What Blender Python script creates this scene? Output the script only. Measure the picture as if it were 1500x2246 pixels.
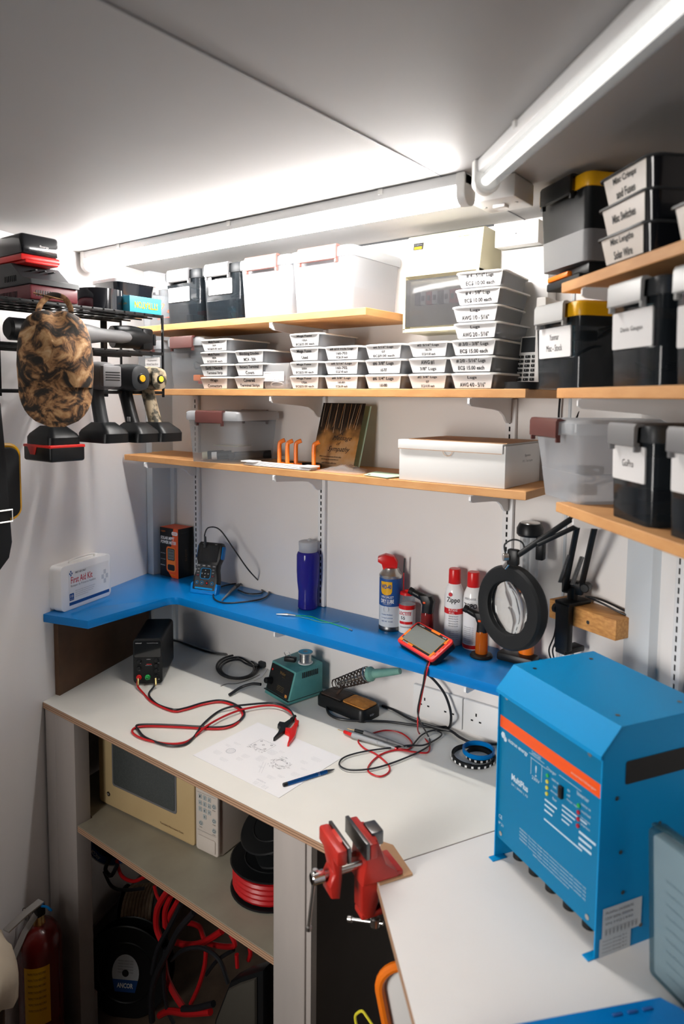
import bpy, bmesh, math, random
from mathutils import Vector, Matrix
random.seed(7)
D = bpy.data
for o in list(D.objects): D.objects.remove(o)
COL = bpy.context.scene.collection
SC = bpy.context.scene
PI = math.pi
R = math.radians
# ------------------------------------------------------------------ camera
F_PX, PITCH, YAW, ROLL, PCX, PCY = 1528.64, R(4.8688), R(37.4506), R(0.5204), 744.53, 1001.91
CAM = Vector((1.7835, -1.5441, 1.5339))
fw = Vector((-math.sin(YAW)*math.cos(PITCH), math.cos(YAW)*math.cos(PITCH), -math.sin(PITCH)))
r0 = Vector((math.cos(YAW), math.sin(YAW), 0)); u0 = r0.cross(fw)
rt = r0*math.cos(ROLL)+u0*math.sin(ROLL); up = u0*math.cos(ROLL)-r0*math.sin(ROLL)
cd = D.cameras.new('camera'); cam = D.objects.new('camera', cd); COL.objects.link(cam)
cam.matrix_world = Matrix(((rt.x, up.x, -fw.x, CAM.x), (rt.y, up.y, -fw.y, CAM.y), (rt.z, up.z, -fw.z, CAM.z), (0, 0, 0, 1)))
cd.sensor_fit = 'HORIZONTAL'; cd.sensor_width = 24.0; cd.lens = F_PX/1500*24.0
cd.shift_x = (750-PCX)/1500; cd.shift_y = (PCY-1123)/1500
cd.clip_start = 0.02
cd.dof.use_dof = True; cd.dof.focus_distance = 1.85; cd.dof.aperture_fstop = 3.2
SC.camera = cam
# ------------------------------------------------------------------ world, exposure
w = D.worlds.new('world'); SC.world = w; w.use_nodes = True
w.node_tree.nodes['Background'].inputs[0].default_value = (0.75, 0.8, 0.9, 1)
w.node_tree.nodes['Background'].inputs[1].default_value = 0.12
SC.view_settings.view_transform = 'Standard'; SC.view_settings.look = 'None'
SC.view_settings.gamma = 1; SC.view_settings.use_curve_mapping = False
SC.view_settings.exposure = 0.0
TUBE_STRENGTH = 74.0      # the lit fluorescent tube above the back shelves
FILL_ENERGY = 12.5           # soft fill added behind the camera, placed as an assumed opening in the left wall
la = D.lights.new('added_fill', 'AREA'); la.shape = 'RECTANGLE'; la.size = .8; la.size_y = .8; la.energy = FILL_ENERGY; la.color = (1.0, .96, .92); la.spread = math.radians(80)
lo = D.objects.new('added_fill', la); COL.objects.link(lo); lo.location = (.66, -2.35, 1.30); lo.rotation_euler = (math.radians(76), 0, math.radians(-12))

# pixel (of the 1500 x 2246 photograph) -> point on a known real plane
def ray(px, py): return fw+rt*((px-PCX)/F_PX)-up*((py-PCY)/F_PX)
def atz(px, py, z): d = ray(px, py); return CAM+d*((z-CAM.z)/d.z)
def aty(px, py, y): d = ray(px, py); return CAM+d*((y-CAM.y)/d.y)
def atx(px, py, x): d = ray(px, py); return CAM+d*((x-CAM.x)/d.x)
def atp(px, py, P, ang):
    d = ray(px, py); n = Vector((-math.sin(ang), math.cos(ang), 0)); return CAM+d*(((Vector(P)-CAM).dot(n))/d.dot(n))

# ------------------------------------------------------------------ materials
MATS = {}
def pm(name, col, rough=0.5, metal=0.0, var=None, vs=8.0, bump=0.0, bs=60.0, alpha=1.0, trans=0.0, ior=1.45, emit=0.0, ecol=None, coat=0.0, stretch=None, spec=0.5, sub=0.0, detail=4.0, ramp=(0.35, 0.65)):
    m = D.materials.new(name); m.use_nodes = True; nt = m.node_tree; b = nt.nodes['Principled BSDF']
    c = (*col, 1)
    b.inputs['Base Color'].default_value = c; b.inputs['Roughness'].default_value = rough; b.inputs['Metallic'].default_value = metal
    b.inputs['IOR'].default_value = ior; b.inputs['Alpha'].default_value = alpha; b.inputs['Transmission Weight'].default_value = trans
    b.inputs['Coat Weight'].default_value = coat; b.inputs['Specular IOR Level'].default_value = spec
    if emit: b.inputs['Emission Strength'].default_value = emit; b.inputs['Emission Color'].default_value = (*(ecol or col), 1)
    if var or bump:
        tc = nt.nodes.new('ShaderNodeTexCoord'); mp = nt.nodes.new('ShaderNodeMapping'); nt.links.new(tc.outputs['Object'], mp.inputs[0])
        if stretch: mp.inputs['Scale'].default_value = stretch
    if var:
        n = nt.nodes.new('ShaderNodeTexNoise'); n.inputs['Scale'].default_value = vs; n.inputs['Detail'].default_value = detail
        cr = nt.nodes.new('ShaderNodeValToRGB'); cr.color_ramp.elements[0].position = ramp[0]; cr.color_ramp.elements[1].position = ramp[1]
        cr.color_ramp.elements[0].color = c; cr.color_ramp.elements[1].color = (*var, 1)
        nt.links.new(mp.outputs[0], n.inputs['Vector']); nt.links.new(n.outputs[0], cr.inputs[0]); nt.links.new(cr.outputs[0], b.inputs['Base Color'])
    if bump:
        n2 = nt.nodes.new('ShaderNodeTexNoise'); n2.inputs['Scale'].default_value = bs; n2.inputs['Detail'].default_value = 5
        bp = nt.nodes.new('ShaderNodeBump'); bp.inputs['Strength'].default_value = bump; bp.inputs['Distance'].default_value = 0.002
        nt.links.new(mp.outputs[0], n2.inputs['Vector']); nt.links.new(n2.outputs[0], bp.inputs['Height']); nt.links.new(bp.outputs[0], b.inputs['Normal'])
    MATS[name] = m; return m
pm('wall_paint', (.78, .75, .725), .6, var=(.81, .78, .755), vs=3, bump=.12, bs=25)
pm('rear_paint', (.14, .13, .125), .7)
pm('left_paint', (.84, .82, .81), .5, var=(.87, .855, .85), vs=4, bump=.1, bs=30, stretch=(1, 1, .15))
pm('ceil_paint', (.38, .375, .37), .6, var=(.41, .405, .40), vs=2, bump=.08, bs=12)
pm('trim_paint', (.62, .66, .69), .45)
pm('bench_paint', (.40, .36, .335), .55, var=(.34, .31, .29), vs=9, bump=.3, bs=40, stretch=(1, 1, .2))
pm('floor_mat', (.16, .11, .075), .6, var=(.10, .07, .05), vs=12)
pm('laminate', (.86, .84, .77), .38, var=(.82, .80, .73), vs=5, bump=.02)
pm('laminate_w', (.84, .82, .79), .42, var=(.81, .79, .76), vs=5)
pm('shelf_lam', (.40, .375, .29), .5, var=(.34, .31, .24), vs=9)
pm('dark_gap', (.012, .012, .012), .8)
pm('dark_panel', (.055, .045, .038), .7, var=(.045, .037, .032), vs=6)
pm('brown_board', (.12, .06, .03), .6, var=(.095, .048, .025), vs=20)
pm('mdf', (.66, .345, .135), .6, var=(.58, .28, .10), vs=14, bump=.1, bs=80, stretch=(1, 1, 3))
pm('mdf_under', (.42, .25, .13), .65)
pm('pine', (.66, .33, .10), .5, var=(.50, .22, .06), vs=10, stretch=(2, 18, 18), detail=2)
pm('white_metal', (.80, .80, .80), .35)
pm('white_plastic', (.83, .82, .80), .3)
pm('white_gloss', (.86, .86, .86), .18, coat=.3)
pm('label_paper', (.72, .71, .705), .6)
pm('paper', (.88, .87, .87), .7)
pm('grey_ink', (.20, .20, .22), .7)
pm('light_ink', (.55, .56, .58), .7)
pm('ink', (.012, .012, .014), .6)
pm('red_ink', (.55, .02, .03), .5)
pm('blue_ink', (.01, .07, .26), .5)
pm('black', (.007, .008, .009), .38, spec=.35)
pm('black_gloss', (.008, .009, .012), .12, coat=.4)
pm('black_matte', (.009, .010, .011), .6, spec=.3)
pm('rubber', (.02, .021, .023), .55, bump=.1, bs=200)
pm('black_cable', (.012, .013, .016), .4)
pm('charcoal', (.032, .035, .038), .45, spec=.35)
pm('grey_plastic', (.16, .16, .165), .45)
pm('light_grey', (.34, .35, .36), .4)
pm('mid_grey', (.32, .32, .31), .35)
pm('steel', (.55, .54, .52), .28, metal=1)
pm('dark_steel', (.16, .16, .16), .35, metal=1)
pm('chrome', (.8, .8, .8), .12, metal=1)
pm('brass', (.75, .55, .22), .3, metal=1)
pm('gold', (.85, .6, .25), .3, metal=1)
pm('blue_gloss', (.0, .17, .50), .28, coat=.1, spec=.25)
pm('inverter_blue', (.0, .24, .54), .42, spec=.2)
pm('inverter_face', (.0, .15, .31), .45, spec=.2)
pm('inverter_logo', (.5, .62, .72), .5)
pm('orange_red', (.80, .085, .006), .4)
pm('orange', (.85, .19, .01), .35)
pm('red', (.62, .012, .012), .3)
pm('red_rubber', (.70, .025, .02), .35)
pm('red_cable', (.45, .008, .011), .38)
pm('dark_red', (.12, .012, .014), .35)
pm('vise_red', (.50, .030, .020), .32, var=(.38, .02, .014), vs=15)
pm('maroon', (.13, .012, .02), .4)
pm('latch_brown', (.10, .034, .030), .35)
pm('latch_pink', (.34, .13, .11), .35)
pm('yellow', (.72, .37, .005), .35)
pm('bright_yellow', (.85, .75, .05), .35)
pm('teal', (.09, .30, .29), .45, var=(.07, .26, .25), vs=25)
pm('teal_grip', (.17, .36, .30), .5, var=(.13, .30, .25), vs=30)
pm('cyan_card', (.05, .42, .60), .5)
pm('cardboard', (.50, .30, .16), .7, var=(.44, .25, .13), vs=20)
pm('carton_white', (.78, .77, .75), .6)
pm('green_card', (.60, .80, .60), .6)
pm('cream', (.62, .57, .40), .35)
pm('cream_micro', (.62, .47, .25), .4, var=(.56, .41, .21), vs=5)
pm('micro_panel', (.62, .56, .50), .4)
pm('micro_button', (.42, .46, .46), .4)
pm('lcd', (.17, .19, .18), .25)
pm('lcd_dark', (.01, .012, .014), .08, coat=.5)
pm('micro_glass', (.075, .085, .085), .15, var=(.06, .07, .07), vs=300)
pm('olive_pad', (.055, .050, .040), .7)
pm('nose_grey', (.17, .17, .175), .5)
pm('sponge', (.60, .25, .05), .8, var=(.42, .16, .03), vs=60, bump=.4, bs=150)
pm('rust', (.06, .035, .025), .7, var=(.03, .025, .022), vs=40)
pm('rope', (.66, .52, .36), .7, var=(.56, .43, .30), vs=60)
pm('cloth', (.52, .45, .35), .9, var=(.58, .50, .38), vs=8, bump=.5, bs=40)
pm('stump', (.06, .03, .015), .8, var=(.02, .012, .008), vs=12, stretch=(6, 6, .6), bump=.5, bs=30)
pm('ext_red', (.11, .006, .005), .25, coat=.3)
pm('silver_label', (.55, .58, .60), .4)
pm('plastic_grey_blue', (.36, .40, .46), .4)
def glassy(name, col, fac, rough=.25):     # translucent polypropylene
    m = D.materials.new(name); m.use_nodes = True; nt = m.node_tree; nt.nodes.remove(nt.nodes['Principled BSDF']); o = nt.nodes['Material Output']
    t = nt.nodes.new('ShaderNodeBsdfTransparent'); p = nt.nodes.new('ShaderNodeBsdfPrincipled'); tl = nt.nodes.new('ShaderNodeBsdfTranslucent')
    a = nt.nodes.new('ShaderNodeMixShader'); b = nt.nodes.new('ShaderNodeMixShader')
    p.inputs['Base Color'].default_value = (*col, 1); p.inputs['Roughness'].default_value = rough; tl.inputs[0].default_value = (*col, 1)
    t.inputs[0].default_value = (*[min(1, .55+.45*c) for c in col], 1)
    a.inputs[0].default_value = .35; b.inputs[0].default_value = fac
    nt.links.new(p.outputs[0], a.inputs[1]); nt.links.new(tl.outputs[0], a.inputs[2])
    nt.links.new(t.outputs[0], b.inputs[1]); nt.links.new(a.outputs[0], b.inputs[2]); nt.links.new(b.outputs[0], o.inputs[0])
    MATS[name] = m
glassy('pp_clear', (.62, .67, .72), .24)
glassy('pp_frost', (.66, .68, .71), .60)
glassy('pp_lid', (.70, .73, .76), .66)
glassy('deli', (.62, .65, .70), .42)
glassy('smoke', (.020, .026, .032), .80, .12)
glassy('zip_bag', (.85, .86, .88), .30, .1)
glassy('purple_clear', (.03, .025, .36), .80, .12)
glassy('amber', (.80, .20, .01), .60, .1)
glassy('red_clear', (.30, .01, .01), .75, .1)
glassy('door_smoke', (.16, .16, .17), .45, .1)
glassy('clear_tube', (.75, .78, .8), .40, .1)
glassy('sleeve', (.10, .24, .30), .30, .12)
pm('lens', (.95, .98, .97), .0, trans=1.0, ior=1.5)
m = pm('tube_lit', (1, 1, 1), .5, emit=TUBE_STRENGTH, ecol=(1.0, .965, .93))
m = pm('tube_streak', (.9, .9, .88), .3, emit=2.4, ecol=(1.0, .96, .90))  # second tube taken as unlit; emission imitates the bright reflection along it
glassy('clear_diffuser', (.50, .52, .54), .30, .06)
pm('led_green', (.02, .35, .08), .3); pm('led_red', (.35, .01, .03), .3); pm('led_yellow', (.55, .50, .05), .3)
# camouflage fabric of the cap
m = pm('camo', (.55, .30, .12), .85, bump=.25, bs=90)
nt = m.node_tree; b = nt.nodes['Principled BSDF']; tc = nt.nodes.new('ShaderNodeTexCoord')
n1 = nt.nodes.new('ShaderNodeTexNoise'); n1.inputs['Scale'].default_value = 24; n1.inputs['Detail'].default_value = 8; n1.inputs['Roughness'].default_value = .62; n1.inputs['Distortion'].default_value = .9
c1 = nt.nodes.new('ShaderNodeValToRGB'); e = c1.color_ramp.elements
e[0].position = .42; e[0].color = (.018, .015, .012, 1); e[1].position = .60; e[1].color = (.44, .26, .12, 1)
for pos, c in ((.47, (.07, .038, .02, 1)), (.52, (.26, .13, .055, 1)), (.68, (.56, .38, .22, 1))):
    x = e.new(pos); x.color = c
nt.links.new(tc.outputs['Object'], n1.inputs['Vector']); nt.links.new(n1.outputs[0], c1.inputs[0]); nt.links.new(c1.outputs[0], b.inputs['Base Color'])
m = pm('camo_tool', (.45, .36, .24), .6)
nt = m.node_tree; b = nt.nodes['Principled BSDF']; tc = nt.nodes.new('ShaderNodeTexCoord')
n1 = nt.nodes.new('ShaderNodeTexNoise'); n1.inputs['Scale'].default_value = 45; n1.inputs['Detail'].default_value = 4
c1 = nt.nodes.new('ShaderNodeValToRGB'); e = c1.color_ramp.elements; e[0].position = .42; e[0].color = (.05, .045, .03, 1); e[1].position = .56; e[1].color = (.50, .40, .27, 1)
nt.links.new(tc.outputs['Object'], n1.inputs['Vector']); nt.links.new(n1.outputs[0], c1.inputs[0]); nt.links.new(c1.outputs[0], b.inputs['Base Color'])
# plywood edge: thin plies stacked in z
m = pm('ply', (.45, .27, .16), .6); nt = m.node_tree; b = nt.nodes['Principled BSDF']
tc = nt.nodes.new('ShaderNodeTexCoord'); wv = nt.nodes.new('ShaderNodeTexWave'); wv.bands_direction = 'Z'; wv.inputs['Scale'].default_value = 55; wv.inputs['Distortion'].default_value = .6
c1 = nt.nodes.new('ShaderNodeValToRGB'); e = c1.color_ramp.elements; e[0].color = (.22, .12, .07, 1); e[1].color = (.52, .33, .21, 1)
nt.links.new(tc.outputs['Object'], wv.inputs['Vector']); nt.links.new(wv.outputs[0], c1.inputs[0]); nt.links.new(c1.outputs[0], b.inputs['Base Color'])
# woodland picture on the sympathy card
m = pm('card_picture', (.3, .17, .06), .35); nt = m.node_tree; b = nt.nodes['Principled BSDF']
tc = nt.nodes.new('ShaderNodeTexCoord'); mp = nt.nodes.new('ShaderNodeMapping'); n1 = nt.nodes.new('ShaderNodeTexNoise'); n1.inputs['Scale'].default_value = 9; n1.inputs['Detail'].default_value = 6
sx = nt.nodes.new('ShaderNodeSeparateXYZ'); ma = nt.nodes.new('ShaderNodeMath'); ma.operation = 'MULTIPLY_ADD'; ma.inputs[1].default_value = -5.5; ma.inputs[2].default_value = .62
ad = nt.nodes.new('ShaderNodeMath'); ad.operation = 'ADD'; sc = nt.nodes.new('ShaderNodeMath'); sc.operation = 'MULTIPLY_ADD'; sc.inputs[1].default_value = 1.6; sc.inputs[2].default_value = -.55
c1 = nt.nodes.new('ShaderNodeValToRGB'); e = c1.color_ramp.elements; e[0].position = .18; e[0].color = (.006, .005, .004, 1); e[1].position = .80; e[1].color = (.50, .36, .22, 1)
x = e.new(.50); x.color = (.40, .19, .05, 1); x = e.new(.30); x.color = (.03, .018, .01, 1)
nt.links.new(tc.outputs['Object'], n1.inputs['Vector']); nt.links.new(tc.outputs['Object'], sx.inputs[0]); nt.links.new(sx.outputs[2], ma.inputs[0])
nt.links.new(n1.outputs[0], sc.inputs[0]); nt.links.new(sc.outputs[0], ad.inputs[0]); nt.links.new(ma.outputs[0], ad.inputs[1]); nt.links.new(ad.outputs[0], c1.inputs[0]); nt.links.new(c1.outputs[0], b.inputs['Base Color'])

# ------------------------------------------------------------------ geometry helpers
def T(x=0, y=0, z=0): return Matrix.Translation((x, y, z))
def RX(a): return Matrix.Rotation(R(a), 4, 'X')
def RY(a): return Matrix.Rotation(R(a), 4, 'Y')
def RZ(a): return Matrix.Rotation(R(a), 4, 'Z')
def FR(o, x, y):
    x = Vector(x).normalized(); z = x.cross(Vector(y)).normalized(); y = z.cross(x); o = Vector(o)
    return Matrix(((x.x, y.x, z.x, o.x), (x.y, y.y, z.y, o.y), (x.z, y.z, z.z, o.z), (0, 0, 0, 1)))
FRONT = lambda x=0, y=0, z=0: FR((x, y, z), (1, 0, 0), (0, 0, 1))       # faces -y, drawn x right, y up
def aim(a, b):                                                            # z axis from a to b
    a = Vector(a); z = (Vector(b)-a).normalized(); t = Vector((0, 0, 1)) if abs(z.z) < .9 else Vector((1, 0, 0))
    x = t.cross(z).normalized(); y = z.cross(x)
    return Matrix(((x.x, y.x, z.x, a.x), (x.y, y.y, z.y, a.y), (x.z, y.z, z.z, a.z), (0, 0, 0, 1)))
def spline(pts, n=8, closed=False):
    P = [Vector(p) for p in pts]; N = len(P); out = []
    if N < 3: return P
    for i in range(N if closed else N-1):
        if closed: a, b, c, d = P[i-1], P[i], P[(i+1) % N], P[(i+2) % N]
        else: a, b, c, d = P[max(i-1, 0)], P[i], P[i+1], P[min(i+2, N-1)]
        for k in range(n):
            t = k/n; out.append(.5*((2*b)+(c-a)*t+(2*a-5*b+4*c-d)*t*t+(3*b-a-3*c+d)*t**3))
    if not closed: out.append(P[-1])
    return out
TXT = {}
def text_geo(s, italic=0, bold=0):
    k = (s, italic, bold)
    if k in TXT: return TXT[k]
    cu = D.curves.new('t', 'FONT'); cu.body = s; cu.size = 1; cu.resolution_u = 2; cu.align_x = 'CENTER'; cu.align_y = 'CENTER'; cu.shear = italic; cu.offset = bold
    ob = D.objects.new('t', cu); COL.objects.link(ob); dg = bpy.context.evaluated_depsgraph_get(); me = D.meshes.new_from_object(ob.evaluated_get(dg))
    v = [tuple(q.co) for q in me.vertices]; f = [tuple(q.vertices) for q in me.polygons]
    D.objects.remove(ob); D.curves.remove(cu); D.meshes.remove(me)
    xs = [q[0] for q in v] or [0, 1]; ys = [q[1] for q in v] or [0, 1]
    TXT[k] = (v, f, min(xs), max(xs), min(ys), max(ys)); return TXT[k]
class MB:
    def __init__(s): s.v = []; s.f = []; s.m = []; s.names = []
    def mi(s, m):
        if m not in s.names: s.names.append(m)
        return s.names.index(m)
    def add(s, vs, fs, mat, M=None):
        b = len(s.v); k = s.mi(mat)
        s.v += [tuple(M @ Vector(v)) if M else tuple(v) for v in vs]
        flip = M is not None and M.determinant() < 0
        for f in fs: s.f.append(tuple(b+i for i in (reversed(f) if flip else f))); s.m.append(k)
        return s
    def bm(s, bm, mat, M=None):
        bm.verts.index_update(); s.add([v.co for v in bm.verts], [[v.index for v in f.verts] for f in bm.faces], mat, M); bm.free(); return s
    def box(s, c, d, mat, bev=0, M=None, seg=2, top=None):
        bm = bmesh.new(); bmesh.ops.create_cube(bm, size=1)
        for v in bm.verts:
            kx, ky = (top if (top and v.co.z > 0) else (1, 1))
            v.co = Vector((v.co.x*d[0]*kx, v.co.y*d[1]*ky, v.co.z*d[2]))+Vector(c)
        if bev: bmesh.ops.bevel(bm, geom=bm.edges[:], offset=bev, segments=seg, profile=.5, affect='EDGES', clamp_overlap=True)
        return s.bm(bm, mat, M)
    def bb(s, x0, x1, y0, y1, z0, z1, mat, bev=0, M=None, seg=2): return s.box(((x0+x1)/2, (y0+y1)/2, (z0+z1)/2), (abs(x1-x0), abs(y1-y0), abs(z1-z0)), mat, bev, M, seg)
    def prism(s, pts, z0, z1, mat, bev=0, M=None, seg=2, side=None):
        bm = bmesh.new(); vs = [bm.verts.new((p[0], p[1], z0)) for p in pts]
        a = sum(pts[i][0]*pts[(i+1) % len(pts)][1]-pts[(i+1) % len(pts)][0]*pts[i][1] for i in range(len(pts)))
        f = bm.faces.new(vs if a < 0 else vs[::-1]); r = bmesh.ops.extrude_face_region(bm, geom=[f])
        for v in r['geom']:
            if isinstance(v, bmesh.types.BMVert): v.co.z = z1
        bmesh.ops.recalc_face_normals(bm, faces=bm.faces[:])
        if bev:
            bmesh.ops.bevel(bm, geom=[e for e in bm.edges if abs(e.verts[0].co.z-e.verts[1].co.z) < 1e-6], offset=bev, segments=seg, profile=.5, affect='EDGES', clamp_overlap=True)
        return s.bm(bm, mat, M)
    def loft(s, rings, mat, M=None, caps=True, closed=True):
        vs = [p for r in rings for p in r]; n = len(rings[0]); fs = []
        for i in range(len(rings)-1):
            for j in range(n if closed else n-1):
                a = i*n+j; b2 = i*n+(j+1) % n; fs.append((a, b2, b2+n, a+n))
        if caps and closed: fs.append(tuple(range(n))[::-1]); fs.append(tuple((len(rings)-1)*n+j for j in range(n)))
        return s.add(vs, fs, mat, M)
    def lathe(s, prof, mat, M=None, n=24, caps=True):
        return s.loft([[(r*math.cos(2*PI*j/n), r*math.sin(2*PI*j/n), z) for j in range(n)] for r, z in prof], mat, M, caps)
    def cyl(s, a, b, r, mat, r2=None, n=16, bev=0):
        L = (Vector(b)-Vector(a)).length; r2 = r if r2 is None else r2
        pr = [(r, 0), (r2, L)] if not bev else [(r-bev, 0), (r, bev), (r2, L-bev), (r2-bev, L)]
        return s.lathe(pr, mat, aim(a, b), n)
    def tube(s, pts, r, mat, n=8, closed=False, sp=8, flat=1.0):
        P = spline(pts, sp, closed) if sp else [Vector(p) for p in pts]; N = len(P)
        if N < 2: return s
        t0 = (P[1]-P[0]).normalized(); up_ = Vector((0, 0, 1)) if abs(t0.z) < .9 else Vector((1, 0, 0)); nx = up_.cross(t0).normalized(); rings = []
        for i, p in enumerate(P):
            t = (P[(i+1) % N]-P[i-1]) if closed or 0 < i < N-1 else (P[1]-P[0] if i == 0 else P[-1]-P[-2])
            if t.length < 1e-9: t = Vector((0, 0, 1))
            t.normalize(); nx = (nx-t*nx.dot(t)); nx = nx.normalized() if nx.length > 1e-6 else t.orthogonal().normalized(); ny = t.cross(nx)
            rr = r(i/(N-1)) if callable(r) else r
            rings.append([p+nx*(rr*math.cos(2*PI*j/n))+ny*(rr*flat*math.sin(2*PI*j/n)) for j in range(n)])
        if closed: rings.append(rings[0])
        return s.loft(rings, mat, None, not closed)
    def text(s, t, mat, x, y, w=None, h=None, M=None, italic=0, bold=0, off=.0006, rot=0):
        v, f, x0, x1, y0, y1 = text_geo(t, italic, bold)
        W = max(x1-x0, 1e-6); H = max(y1-y0, 1e-6)
        if h is None: kx = w/W; ky = kx
        elif w is None: ky = h/H; kx = ky
        else: kx = w/W; ky = h/H
        cx, cy = (x0+x1)/2, (y0+y1)/2; c, sn = math.cos(R(rot)), math.sin(R(rot))
        pts = [((q[0]-cx)*kx, (q[1]-cy)*ky) for q in v]
        return s.add([(x+a*c-b*sn, y+a*sn+b*c, off) for a, b in pts], f, mat, M)
    def quad(s, x0, x1, y0, y1, mat, M=None, off=.0003): return s.add([(x0, y0, off), (x1, y0, off), (x1, y1, off), (x0, y1, off)], [(0, 1, 2, 3)], mat, M)
    def poly(s, pts, mat, M=None, off=.0003): return s.add([(p[0], p[1], off) for p in pts], [tuple(range(len(pts)))], mat, M)
    def disc(s, x, y, r, mat, M=None, off=.0005, n=20, ri=0):
        if not ri: return s.poly([(x+r*math.cos(2*PI*j/n), y+r*math.sin(2*PI*j/n)) for j in range(n)], mat, M, off)
        vs = [(x+q*math.cos(2*PI*j/n), y+q*math.sin(2*PI*j/n), off) for q in (ri, r) for j in range(n)]
        return s.add(vs, [(j, j+n, (j+1) % n+n, (j+1) % n) for j in range(n)], mat, M)
    def rbox(s, x0, x1, y0, y1, rr, mat, M=None, off=.0003): return s.poly(rrect(x0, x1, y0, y1, rr), mat, M, off)
    def mesh(s, name, sharp=32):
        me = D.meshes.new(name); me.from_pydata([tuple(v) for v in s.v], [], s.f); me.update()
        for n in s.names: me.materials.append(MATS[n])
        me.polygons.foreach_set('material_index', s.m); me.polygons.foreach_set('use_smooth', [True]*len(me.polygons))
        me.set_sharp_from_angle(angle=R(sharp)); return me
    def obj(s, name, parent=None, label=None, sharp=32):
        o = D.objects.new(name, s.mesh(name, sharp)); COL.objects.link(o)
        if parent is not None: o.parent = parent
        if label: o['label'] = label
        return o
def rrect(x0, x1, y0, y1, r, n=4):
    o = []
    for cx, cy, a in ((x1-r, y1-r, 0), (x0+r, y1-r, 90), (x0+r, y0+r, 180), (x1-r, y0+r, 270)):
        o += [(cx+r*math.cos(R(a+90*k/n)), cy+r*math.sin(R(a+90*k/n))) for k in range(n+1)]
    return o
def rr3(x0, x1, y0, y1, r, z, n=4): return [(a, b, z) for a, b in rrect(x0, x1, y0, y1, r, n)]
def tag(o, label, cat, group=None):
    o['label'] = label; o['category'] = cat
    if group: o['group'] = group
    return o
def thing(name, label, cat, loc=(0, 0, 0), rz=0, group=None, rot=None):
    o = D.objects.new(name, None); COL.objects.link(o); o.empty_display_size = .02; o.location = loc
    o.rotation_euler = rot if rot else (0, 0, R(rz)); return tag(o, label, cat, group)
def struct(name, mb, sharp=32):
    o = mb.obj(name, sharp=sharp); o['kind'] = 'structure'; return o
# ------------------------------------------------------------------ the room
ZC, ZF, ZB, ZL = 1.9407, -.24, .6865, .9313          # ceiling, floor, bench top, blue shelf top
Z1, Z2, Z3 = 1.741, 1.554, 1.348                     # tops of the three wooden shelves
S7 = math.sqrt(.5)
WL = lambda y: Vector((-(y+.5586)*.3225, y, 0))       # left wall (leans away from square)
LD = Vector((math.cos(R(107.87)), math.sin(R(107.87)), 0))
RC0 = Vector((1.236, 0, 0)); RC1 = Vector((1.415, -.074, 0)); RD = Vector((S7, -S7, 0)); RN = Vector((-S7, -S7, 0))
RE = RC1+RD*3.0
def wall(name, a, b, mat, z0=ZF, z1=ZC, th=.05):
    a = Vector(a); b = Vector(b); d = (b-a).normalized(); n = Vector((-d.y, d.x, 0))*th   # thickness to the left of a->b
    m = MB(); m.prism([(a.x, a.y), (b.x, b.y), (b.x+n.x, b.y+n.y), (a.x+n.x, a.y+n.y)], z0, z1, mat); return struct(name, m)
wall('wall_left', WL(-3.0), WL(0), 'left_paint')
wall('wall_back', (-.18, 0, 0), (1.236, 0, 0), 'wall_paint')
wall('wall_corner', RC0, RC1, 'wall_paint')
wall('wall_right', RC1, RE, 'wall_paint')
wall('wall_rear', (RE.x, -3.0, 0), WL(-3.0), 'rear_paint')
wall('wall_far_right', RE, (RE.x, -3.0, 0), 'rear_paint')
outline = [(-.24, .06), (RC0.x+.02, .06), (RC1.x+.04, .03), (RE.x+.06, RE.y+.02), (RE.x+.06, -3.05), (.75, -3.05)]
m = MB(); m.prism(outline, ZF-.05, ZF, 'floor_mat'); struct('floor', m)
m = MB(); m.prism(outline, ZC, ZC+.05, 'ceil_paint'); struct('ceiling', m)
m = MB(); WM = FR(WL(-2.35)+Vector((.012, .004, 1.30)), LD, (0, 0, 1))
for q in ((-.48, -.42, -.48, .48), (.42, .48, -.48, .48), (-.48, .48, -.48, -.42), (-.48, .48, .42, .48)): m.bb(q[0], q[1], q[2], q[3], -.01, .02, 'white_gloss', .003, WM)
struct('added_window_1', m)  # unseen frame added around the fill light
m = MB(); m.bb(1.1245, 1.1275, -2.99, -.001, ZC-.0015, ZC+.002, 'grey_plastic'); struct('trim_1', m)          # ceiling panel seam
m = MB(); m.bb(-.118, 1.05, -.003, -.0005, ZC-.004, ZC, 'charcoal'); struct('trim_2', m)
m = MB(); m.prism([(-.150, -.087), (-.119, -.087), (-.119, -.0005), (-.176, -.0005)], ZF, ZC-.001, 'trim_paint'); struct('trim_3', m)   # pipe boxing, back left corner
m = MB(); m.prism([(-.119, -.012), (-.100, -.012), (-.100, -.0005), (-.119, -.0005)], ZB+.001, Z3-.02, 'trim_paint'); struct('trim_4', m)
a = RC1+RD*.001; b = RC1+RD*.09; o = RN*.018
m = MB(); m.prism([(a.x, a.y), (b.x, b.y), (b.x+o.x, b.y+o.y), (a.x+o.x, a.y+o.y)], ZB+.001, Z3-.03, 'trim_paint'); struct('trim_5', m)
a = RC0+Vector((.924, -.383, 0))*.01; b = a+Vector((.924, -.383, 0))*.006; o = Vector((-.383, -.924, 0))*.004
m = MB(); m.prism([(a.x, a.y), (b.x, b.y), (b.x+o.x, b.y+o.y), (a.x+o.x, a.y+o.y)], ZB+.001, ZC-.002, 'trim_paint'); struct('trim_6', m)
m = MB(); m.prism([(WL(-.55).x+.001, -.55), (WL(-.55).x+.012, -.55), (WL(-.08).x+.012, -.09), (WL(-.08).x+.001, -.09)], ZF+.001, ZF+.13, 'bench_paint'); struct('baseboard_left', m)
m = MB(); 
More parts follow.
